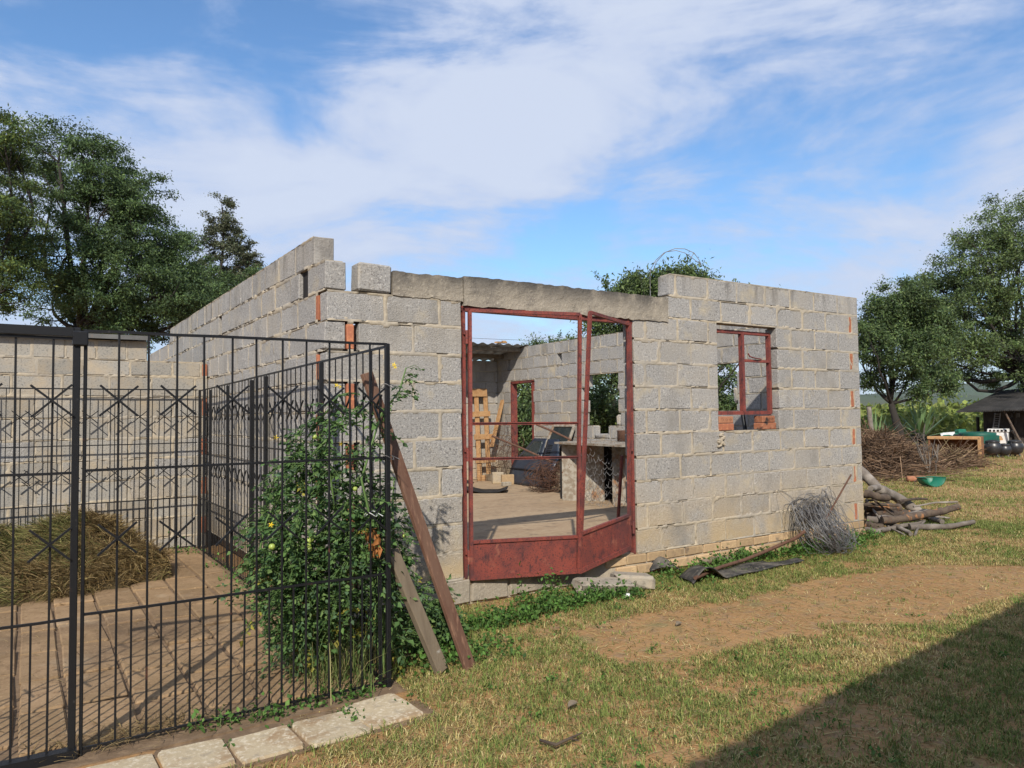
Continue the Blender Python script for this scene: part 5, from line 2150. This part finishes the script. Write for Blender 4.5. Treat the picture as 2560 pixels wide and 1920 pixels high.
# --- agaves
def agave(label, base, n_, L, seed, pal, group='spiky agaves'):
    rng_ = np.random.default_rng(seed)
    t_ = empty('agave', base, 0, label, 'agave', group)
    for i in range(n_):
        a = i * 2.4
        el = math.radians(8 + 80 * ((i + .5) / n_) ** .8)
        l = L * rng_.uniform(.8, 1.1)
        d = np.array([math.cos(a) * math.cos(el), math.sin(a) * math.cos(el), math.sin(el)])
        s_ = np.array([-math.sin(a), math.cos(a), 0])
        V = []
        for k, (u, w_) in enumerate(((0, .03), (.25, .05), (.6, .035), (1, .002))):
            p = d * l * u + np.array([0, 0, .15 - .25 * l * u * u * math.cos(el)])
            V += [p - s_ * w_ * L, p + s_ * w_ * L, p - np.array([0, 0, .03 * (1 - u)])]
        Fc = []
        for k in range(3):
            b = 3 * k
            Fc += [(b, b + 3, b + 5, b + 2), (b + 2, b + 5, b + 4, b + 1), (b, b + 1, b + 4, b + 3)]
        m_ = MB()
        m_.add(V, Fc)
        me_ = m_.mesh('leaf')
        o = link('leaf', me_, material('agave_leaf', pal, .5) if 'agave_leaf' not in bpy.data.materials else bpy.data.materials['agave_leaf'], t_)
    g_ = MB()
    g_.lathe((0, 0, -.42), [(.11, 0), (.1, .40), (.1, .52), (.06, .67), (0, .69)], 10)
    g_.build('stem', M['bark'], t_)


def gz(px_, py_, d_):
    p = at(px_, py_, d_)
    return (p[0], p[1], 0)


agave('green agave with long blades right behind the leaning post', gz(2190, 1090, 22), 34, 1.25, 101, (.14, .22, .09))
agave('tall spiky agave behind the middle of the brush pile', (*gz(2305, 1090, 23)[:2], .35), 40, 1.35, 102, (.12, .19, .09))
agave('smaller agave growing by the small dark tree', gz(2225, 1095, 25), 30, 1.2, 103, (.12, .19, .09))

# ================================================================== TREES
DKG = [(.07, .12, .042), (.095, .15, .052), (.052, .09, .04), (.12, .175, .06), (.085, .125, .065)]
YLG = [(.10, .14, .03), (.13, .17, .04), (.07, .105, .03), (.16, .19, .05)]
MDG = [(.095, .15, .045), (.13, .185, .06), (.07, .11, .042), (.165, .215, .08), (.11, .145, .075)]
# big acacia behind the outbuilding
D = 19
b = [(330, 820, 70), (420, 790, 62), (520, 775, 60), (230, 815, 50), (150, 370, 75), (235, 420, 85), (300, 450, 80), (130, 500, 105), (250, 540, 115), (350, 500, 70), (385, 590, 85), (170, 640, 110), (300, 660, 120), (420, 680, 80), (130, 760, 60), (250, 770, 90), (370, 770, 85), (480, 740, 62), (330, 590, 90), (440, 620, 50), (455, 690, 55), (430, 740, 65), (500, 800, 60)]
_ = make_tree('acacia_tree', 'big dark spreading acacia tree behind the hay pen outbuilding', gz(215, 1090, D), at(210, 830, D), [px_blob(x, y, D + rnd.uniform(-1.2, 1.2), r_, 1.0, (r_ / 85) ** 2) for x, y, r_ in b], 34, 210, .062, DKG, .30, 111, clump=.36, flat=.5, droop=.2, twigs=6)
D = 15.5
b = [(5, 330, 60), (35, 400, 50), (-20, 440, 90), (20, 520, 80), (40, 600, 75), (-10, 640, 90), (60, 690, 50), (10, 750, 45)]
make_tree('acacia_tree', 'lighter yellow-green feathery tree in front of the big acacia', gz(-160, 1090, D), at(-110, 780, D), [px_blob(x, y, D + rnd.uniform(-.6, .6), r_, 1.0, (r_ / 80) ** 2) for x, y, r_ in b], 34, 200, .055, YLG + DKG, .22, 112, clump=.32, flat=.5, droop=.25)
D = 26
b = [(555, 505, 24), (545, 545, 34), (575, 560, 22), (560, 600, 46), (520, 620, 34), (610, 615, 24), (570, 660, 52), (620, 660, 34), (520, 680, 45), (600, 710, 55), (540, 730, 55), (630, 700, 26)]
make_tree('conifer_tree', 'greyish tiered conifer standing right of the big acacia', gz(555, 1080, D), at(556, 520, D), [px_blob(x, y, D, r_, 1.0, (r_ / 45) ** 2) for x, y, r_ in b], 18, 150, .08, [(.12, .13, .075), (.15, .155, .095), (.09, .105, .06), (.07, .095, .05)], .15, 113, clump=.28, flat=.4, leader=True)
D = 24
b = [(500, 700, 60), (560, 740, 60), (640, 700, 28), (660, 680, 14), (440, 760, 60)]
make_tree('bushy_tree', 'dense low dark tree between the acacia and the conifer', gz(540, 1080, D), at(540, 820, D), [px_blob(x, y, D, r_, 1.0, (r_ / 60) ** 2) for x, y, r_ in b], 34, 170, .07, DKG, .2, 114, clump=.34)
# right side
D = 30
b = [(2540, 585, 85), (2600, 560, 90), (2470, 640, 70), (2560, 690, 105), (2440, 730, 85), (2340, 760, 60), (2500, 800, 110), (2600, 800, 120), (2380, 820, 85), (2420, 890, 80), (2520, 880, 80), (2320, 850, 60), (2600, 900, 80), (2660, 700, 120), (2400, 680, 70), (2350, 725, 62), (2440, 620, 62), (2500, 555, 62), (2290, 770, 80), (2300, 840, 85), (2240, 790, 60), (2380, 760, 80), (2330, 900, 70), (2360, 900, 60), (2470, 930, 50)]
make_tree('shade_tree', 'large leafy shade tree spreading over the dark hut', gz(2600, 1080, D), at(2560, 940, D), [px_blob(x, y, D + rnd.uniform(-1.5, 1.5), r_, 1.0, (r_ / 85) ** 2) for x, y, r_ in b], 24, 190, .095, MDG, .38, 115, clump=.5, flat=.6, droop=.25)
D = 23
b = [(2230, 750, 45), (2290, 730, 40), (2200, 800, 50), (2270, 800, 60), (2190, 870, 48), (2250, 880, 60), (2320, 870, 45), (2330, 940, 34), (2280, 960, 40), (2190, 950, 34), (2370, 960, 28), (2170, 830, 30), (2310, 760, 50), (2340, 830, 55)]
make_tree('small_tree', 'small dark leaning tree behind the brush pile at the wall end', gz(2248, 1100, D), at(2228, 1010, D), [px_blob(x, y, D + rnd.uniform(-.8, .8), r_, 1.0, (r_ / 48) ** 2) for x, y, r_ in b], 30, 160, .075, DKG + MDG, .17, 116, clump=.34, flat=.6, droop=.2, twigs=8)


# shrub with upright feathery shoots beyond the side wall
def shoot_shrub(name, label, base, tips, seed, pal, lsize=.055, fill=None, group=None):
    rng_ = np.random.default_rng(seed)
    b_ = np.array(base, float)
    t_ = empty(name, base, 0, label, 'shrub', group)
    m_ = MB()
    Vs, Fs, Cs, nb_ = [], [], [], 0
    for tp in tips:
        tp = np.array(tp) - b_
        root = np.array([tp[0] * .45, tp[1] * .45, max(.3, tp[2] - 1.7)])
        limb(m_, (0, 0, 0), root, .03, .018, rng_, .08, 5, 4)
        pts = np.array([list(p) for p in limb(m_, root, tp, .016, .004, rng_, .05, 4, 8)])
        for k in range(11):
            q = rng_.uniform(1.0, 7.6)
            i0 = int(q)
            p = pts[i0] + (pts[i0 + 1] - pts[i0]) * (q - i0)
            d = rand_dir(rng_, 1, .5)[0]
            e = p + d * rng_.uniform(.15, .42)
            kk = 55
            s_ = rng_.uniform(0, 1, kk)
            P = p + (e - p)[None] * s_[:, None] + rng_.normal(0, .025, (kk, 3))
            V, Fc = leaf_quads(P, rand_dir(rng_, kk, .3), rand_dir(rng_, kk, .8), lsize * rng_.uniform(.6, 1.3, kk), lsize * rng_.uniform(.18, .32, kk))
            Vs.append(V)
            Fs.append(Fc + nb_)
            Cs.append(np.repeat(leaf_cols(rng_, pal, kk) * rng_.uniform(.8, 1.2), 4, 0))
            nb_ += len(V)
        kk = 70
        s_ = rng_.uniform(0, 7.99, kk)
        i0 = s_.astype(int)
        P = pts[i0] + (pts[np.minimum(i0 + 1, 8)] - pts[i0]) * (s_ - i0)[:, None] + rng_.normal(0, .02, (kk, 3))
        V, Fc = leaf_quads(P, rand_dir(rng_, kk, .5), rand_dir(rng_, kk, .5), lsize * rng_.uniform(.6, 1.3, kk), lsize * rng_.uniform(.18, .32, kk))
        Vs.append(V)
        Fs.append(Fc + nb_)
        Cs.append(np.repeat(leaf_cols(rng_, pal, kk), 4, 0))
        nb_ += len(V)
    if fill:
        me_, _c = crown_mesh('foliage', rng_, [(np.array(c_) - b_, r_, 1) for c_, r_ in fill], 22, 110, lsize, pal, .3, .9)
        link('foliage', me_, M['leaf'], t_)
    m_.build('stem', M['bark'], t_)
    link('crown', np_mesh('crown', np.concatenate(Vs), np.concatenate(Fs), np.concatenate(Cs)), M['leaf'], t_)
    return t_


D = 14.5
tips = [at(px_, py_, D + rnd.uniform(-.5, .6)) for px_, py_ in ((1512, 700), (1530, 712), (1545, 705), (1572, 690), (1593, 662), (1600, 690), (1622, 700), (1640, 705), (1655, 680), (1672, 668), (1690, 672), (1703, 660), (1722, 665), (1740, 668), (1756, 672), (1765, 690), (1615, 720), (1580, 725), (1560, 735), (1690, 700), (1720, 700), (1640, 730), (1670, 725), (1600, 745), (1785, 692), (1800, 700), (1845, 705), (1875, 708), (1920, 718), (1960, 725), (2000, 730), (1500, 745), (1480, 790), (1520, 770), (1550, 790), (1450, 815), (1600, 790))]
shoot_shrub('feathery_shrub', 'tall feathery green shrub showing above the side wall under the wire hoop', gz(1650, 1090, D), tips, 121, MDG, .062, [px_blob(x, y, D, r_)[:2] for x, y, r_ in ((1590, 730, 34), (1640, 725, 36), (1690, 710, 38), (1735, 705, 34), (1550, 750, 28), (1620, 780, 50), (1700, 770, 50), (1500, 800, 40))])
D = 19
tips = [at(px_, py_, D + rnd.uniform(-.6, .6)) for px_, py_ in ((1330, 836), (1340, 850), (1310, 858), (1355, 860), (1375, 856), (1390, 852), (1412, 850), (1430, 848), (1300, 870), (1350, 880), (1400, 880), (1440, 870))]
shoot_shrub('feathery_shrub', 'thin feathery shrub showing above the low end of the side wall', gz(1370, 1080, D), tips, 122, MDG, .06, [px_blob(x, y, D, r_)[:2] for x, y, r_ in ((1340, 880, 22), (1400, 880, 24), (1440, 875, 20))])
# wire hoop
m = MB()
D = 13.5
hp = [(1625, 690), (1627, 672), (1640, 650), (1660, 632), (1688, 621), (1712, 622), (1735, 632), (1748, 650), (1754, 664)]
hq = [(1633, 680), (1640, 656), (1664, 630), (1690, 626), (1712, 632), (1735, 648), (1752, 662)]
for h_ in (hp, hq):
    pts = [at(x, y, D) for x, y in h_]
    if h_ is hp:
        pts = [np.array([pts[0][0], pts[0][1], .0])] + pts
    m.tube(pts, .007, 5)
m.tube([at(1735, 632, D), at(1727, 645, D)], .006, 4)
tag(m.build('wire_hoop', M['wire']), 'thin bent wire hoop rising over the feathery shrub', 'wire')
# power line far behind, hung between two poles hidden by the walls
pA, pB = at(900, 826, 38), at(1750, 850, 34)
m = MB()
m.tube([pA * (1 - u) + pB * u + np.array([0, 0, -.25 * math.sin(math.pi * u)]) for u in [i / 12 for i in range(13)]], .009, 4)
tag(m.build('overhead_wire', M['dark']), 'single overhead wire crossing the sky beyond the doorway', 'wire')
for p, lab in ((pA, 'wooden wire pole far behind the left wall'), (pB, 'wooden wire pole hidden behind the feathery shrub')):
    m = MB()
    m.tube([(p[0], p[1], -.1), tuple(p + np.array([0, 0, .15]))], [.10, .08], 8)
    tag(m.build('wire_pole', M['logm']), lab, 'pole')

# shrubs beyond the openings of the side wall
for i, (px_, py_, d_, bl, lab) in enumerate((
        (1500, 1085, 17, [(1480, 1000, 40), (1530, 1020, 40), (1500, 1060, 45), (1450, 1050, 40)], 'round green shrub outside the broken window hole'),
        (1290, 1080, 18, [(1285, 1040, 40), (1320, 1060, 40), (1250, 1060, 40), (1300, 1100, 35)], 'dark shrub outside the inner doorway'),
        (1640, 1080, 16, [(1620, 960, 45), (1660, 980, 50), (1700, 1010, 40), (1600, 1030, 45)], 'dark green shrub outside the side wall behind the front window'),
        (1780, 1085, 18, [(1780, 930, 60), (1800, 990, 60), (1750, 1000, 50), (1830, 1030, 50)], 'bushy dark shrub seen through the front window hole'))):
    make_tree('shrub', lab, gz(px_, py_, d_), at(px_, py_ - 30, d_), [px_blob(x, y, d_ + rnd.uniform(-.6, .6), r_, 1.0, 1) for x, y, r_ in bl], 22, 90, .085, MDG if i in (0,) else DKG + MDG, .07, 130 + i, cat='shrub', clump=.3, twigs=4)
# tree whose boughs hang behind the hole and the inner doorway
D = 24
b = [(1490, 900, 60), (1540, 940, 50), (1440, 920, 60), (1320, 960, 45), (1290, 980, 35), (1560, 880, 60), (1600, 920, 60)]
make_tree('bushy_tree', 'thin leafy tree beyond the broken hole in the side wall', gz(1560, 1080, D), at(1530, 990, D), [px_blob(x, y, D, r_, 1.0, (r_ / 55) ** 2) for x, y, r_ in b], 20, 80, .11, DKG + MDG, .16, 141, clump=.36)


# ------------------------------------------------------------------ bushland and hills to the horizon
def bushland():
    rng_ = np.random.default_rng(150)
    Vs, Fs, Cs, nb_ = [], [], [], 0
    n_ = 1500
    th = rng_.uniform(math.radians(-12), math.radians(112), n_)      # heading from +Y towards +X
    dist = 42 * (9.0 ** rng_.random(n_))
    for a, d in zip(th, dist):
        x, y = CAM[0] + math.sin(a) * d, CAM[1] + math.cos(a) * d
        s_ = rng_.uniform(.8, 1.7) * (1 + d / 180)
        k = int(70 if d > 140 else 130)
        dd = rand_dir(rng_, k)
        dd[:, 2] = np.abs(dd[:, 2])
        P = np.array([x, y, .1]) + dd * np.array([1.6, 1.6, .95]) * s_ * rng_.uniform(.5, 1, (k, 1))
        ls = .17 + d * .0022
        V, Fc = leaf_quads(P, rand_dir(rng_, k, .2), rand_dir(rng_, k, .8), ls * rng_.uniform(.8, 2.0, k), ls * rng_.uniform(.35, .7, k))
        Vs.append(V)
        Fs.append(Fc + nb_)
        pal = [(.19, .24, .05), (.24, .29, .07), (.14, .19, .045), (.28, .31, .09)]
        Cs.append(np.repeat(leaf_cols(rng_, pal, k, .3) * rng_.uniform(.7, 1.2), 4, 0))
        nb_ += len(V)
    tag(link('bushland', np_mesh('bushland', np.concatenate(Vs), np.concatenate(Fs), np.concatenate(Cs)), M['leaf']), 'far green thorn bush country running to the hills', 'bush', kind='stuff')


bushland()


def hills(name, d, h, seed, mat_):
    n_ = 220
    V, Fc = [], []
    for i in range(n_ + 1):
        a = math.radians(-40 + 170 * i / n_)
        hh = h * (.25 + 1.1 * float(vn(a * 6, seed, 1.0, seed, 5)))
        for k, (r_, z) in enumerate(((d, -2), (d * 1.06, hh * .6), (d * 1.14, hh), (d * 1.3, -2))):
            V.append((CAM[0] + math.sin(a) * r_, CAM[1] + math.cos(a) * r_, z))
    for i in range(n_):
        for k in range(3):
            Fc.append((i * 4 + k, (i + 1) * 4 + k, (i + 1) * 4 + k + 1, i * 4 + k + 1))
    m_ = MB()
    m_.add(V, Fc, True)
    tag(m_.build(name, mat_), kind='structure')


hills('hills', 1300, 34, 5, M['hill'])
hills('hills', 2600, 95, 9, M['hill'])

# ================================================================== THE HOUSE BEHIND THE PHOTOGRAPHER (its roof shades the grass)
ev0, ev1 = np.array([.465, -2.693, 0]), np.array([4.344, -2.277, 0])
EZ = 2.6
off = np.array([math.sin(SUN_AZ), math.cos(SUN_AZ), 0]) * EZ / math.tan(SUN_EL)
e0, e1 = ev0 - off, ev1 - off
ea = math.atan2(e1[1] - e0[1], e1[0] - e0[0])
house = thing('farmhouse', 'plastered farmhouse whose roof shadow falls across the near grass', 'house', (e0[0], e0[1], 0), ea)
m = MB()
for (x0, x1, y, z0, z1) in ((-1.2, 12, -.55, 0, .9), (-1.2, .6, -.55, .9, 2.5), (1.8, 5.2, -.55, .9, 2.5), (6.4, 12, -.55, .9, 2.5), (.6, 1.8, -.55, 2.1, 2.5), (5.2, 6.4, -.55, 2.1, 2.5)):
    m.box(((x0 + x1) / 2, y - .11, (z0 + z1) / 2), (x1 - x0 - .001, .22, z1 - z0 - .001))
m.box((5.4, -7.0, 1.25), (13.2, .22, 2.5))
m.box((-1.1, -3.9, 1.25), (.22, 6.0, 2.5))
m.box((11.9, -3.9, 1.25), (.22, 6.0, 2.5))
m.build('wall', M['plaster'], house)
for x in (1.2, 5.8):
    w_ = MB()
    for a, b in (((x - .58, 0, .93), (x + .58, 0, .93)), ((x - .58, 0, 2.07), (x + .58, 0, 2.07)), ((x - .58, 0, .93), (x - .58, 0, 2.07)), ((x + .58, 0, .93), (x + .58, 0, 2.07)), ((x, 0, .93), (x, 0, 2.07))):
        w_.bar(Vector(a) + Vector((0, -.62, 0)), Vector(b) + Vector((0, -.62, 0)), .05, .05)
    wo_ = w_.build('window', M['white'], house)
    pn = MB()
    pn.box((x, -.64, 1.5), (1.1, .008, 1.1))
    pn.build('pane', M['glass'], wo_)
r = corrugated(-1.7, 12.5, 0, -3.7, EZ, EZ + 1.0, .2, .012)
r.build('roof', M['zinc'], house)
r = corrugated(-1.7, 12.5, -3.7, -7.5, EZ + 1.0, EZ, .2, .012)
r.build('roof', M['zinc'], house)

# a few single bits of litter on the near grass
m = MB()
m.tube([gnd(1350, 1850, .012), gnd(1390, 1862, .02), gnd(1425, 1846, .022), gnd(1455, 1832, .03)], [.006, .007, .006, .003], 6)
m.tube([gnd(1425, 1846, .022), gnd(1448, 1852, .03)], [.004, .002], 5)
tag(m.build('twig', M['darklog']), 'thin dark broken twig lying on the near dry grass', 'twig')
for (px_, py_, lab) in ((1435, 1765, 'curled grey dry leaf on the near grass'), (1700, 1562, 'small pale straw leaf on the bare path')):
    P = gnd(px_, py_, .012)
    m = MB()
    pts = []
    for i in range(7):
        u = i / 6
        w_ = .022 * math.sin(math.pi * (u * .94 + .03))
        c = np.array([P[0] - .035 + .07 * u, P[1] + .02 * u, P[2] + .008 * math.sin(u * 3)])
        pts += [c + [0, w_, .008], c, c - [0, w_, -.006]]
    m.add(pts, [q for i in range(6) for q in ((3 * i, 3 * i + 3, 3 * i + 4, 3 * i + 1), (3 * i + 1, 3 * i + 4, 3 * i + 5, 3 * i + 2))])
    tag(m.build('dry_leaf', M['oldwood']), lab, 'leaf')

# ================================================================== AIR
def air():
    m_ = MB()
    m_.box((0, 0, 76.5), (15000, 15000, 163))
    mt = bpy.data.materials.new('haze')
    mt.use_nodes = True
    nt = mt.node_tree
    nt.nodes.clear()
    o_ = nt.nodes.new('ShaderNodeOutputMaterial')
    v_ = nt.nodes.new('ShaderNodeVolumePrincipled')
    v_.inputs['Color'].default_value = (.80, .88, 1.0, 1)
    v_.inputs['Density'].default_value = 5e-5
    v_.inputs['Anisotropy'].default_value = 0.0
    nt.links.new(v_.outputs[0], o_.inputs['Volume'])
    tag(m_.build('haze', mt), 'thin pale daylight haze in the air', 'haze', kind='stuff')


air()
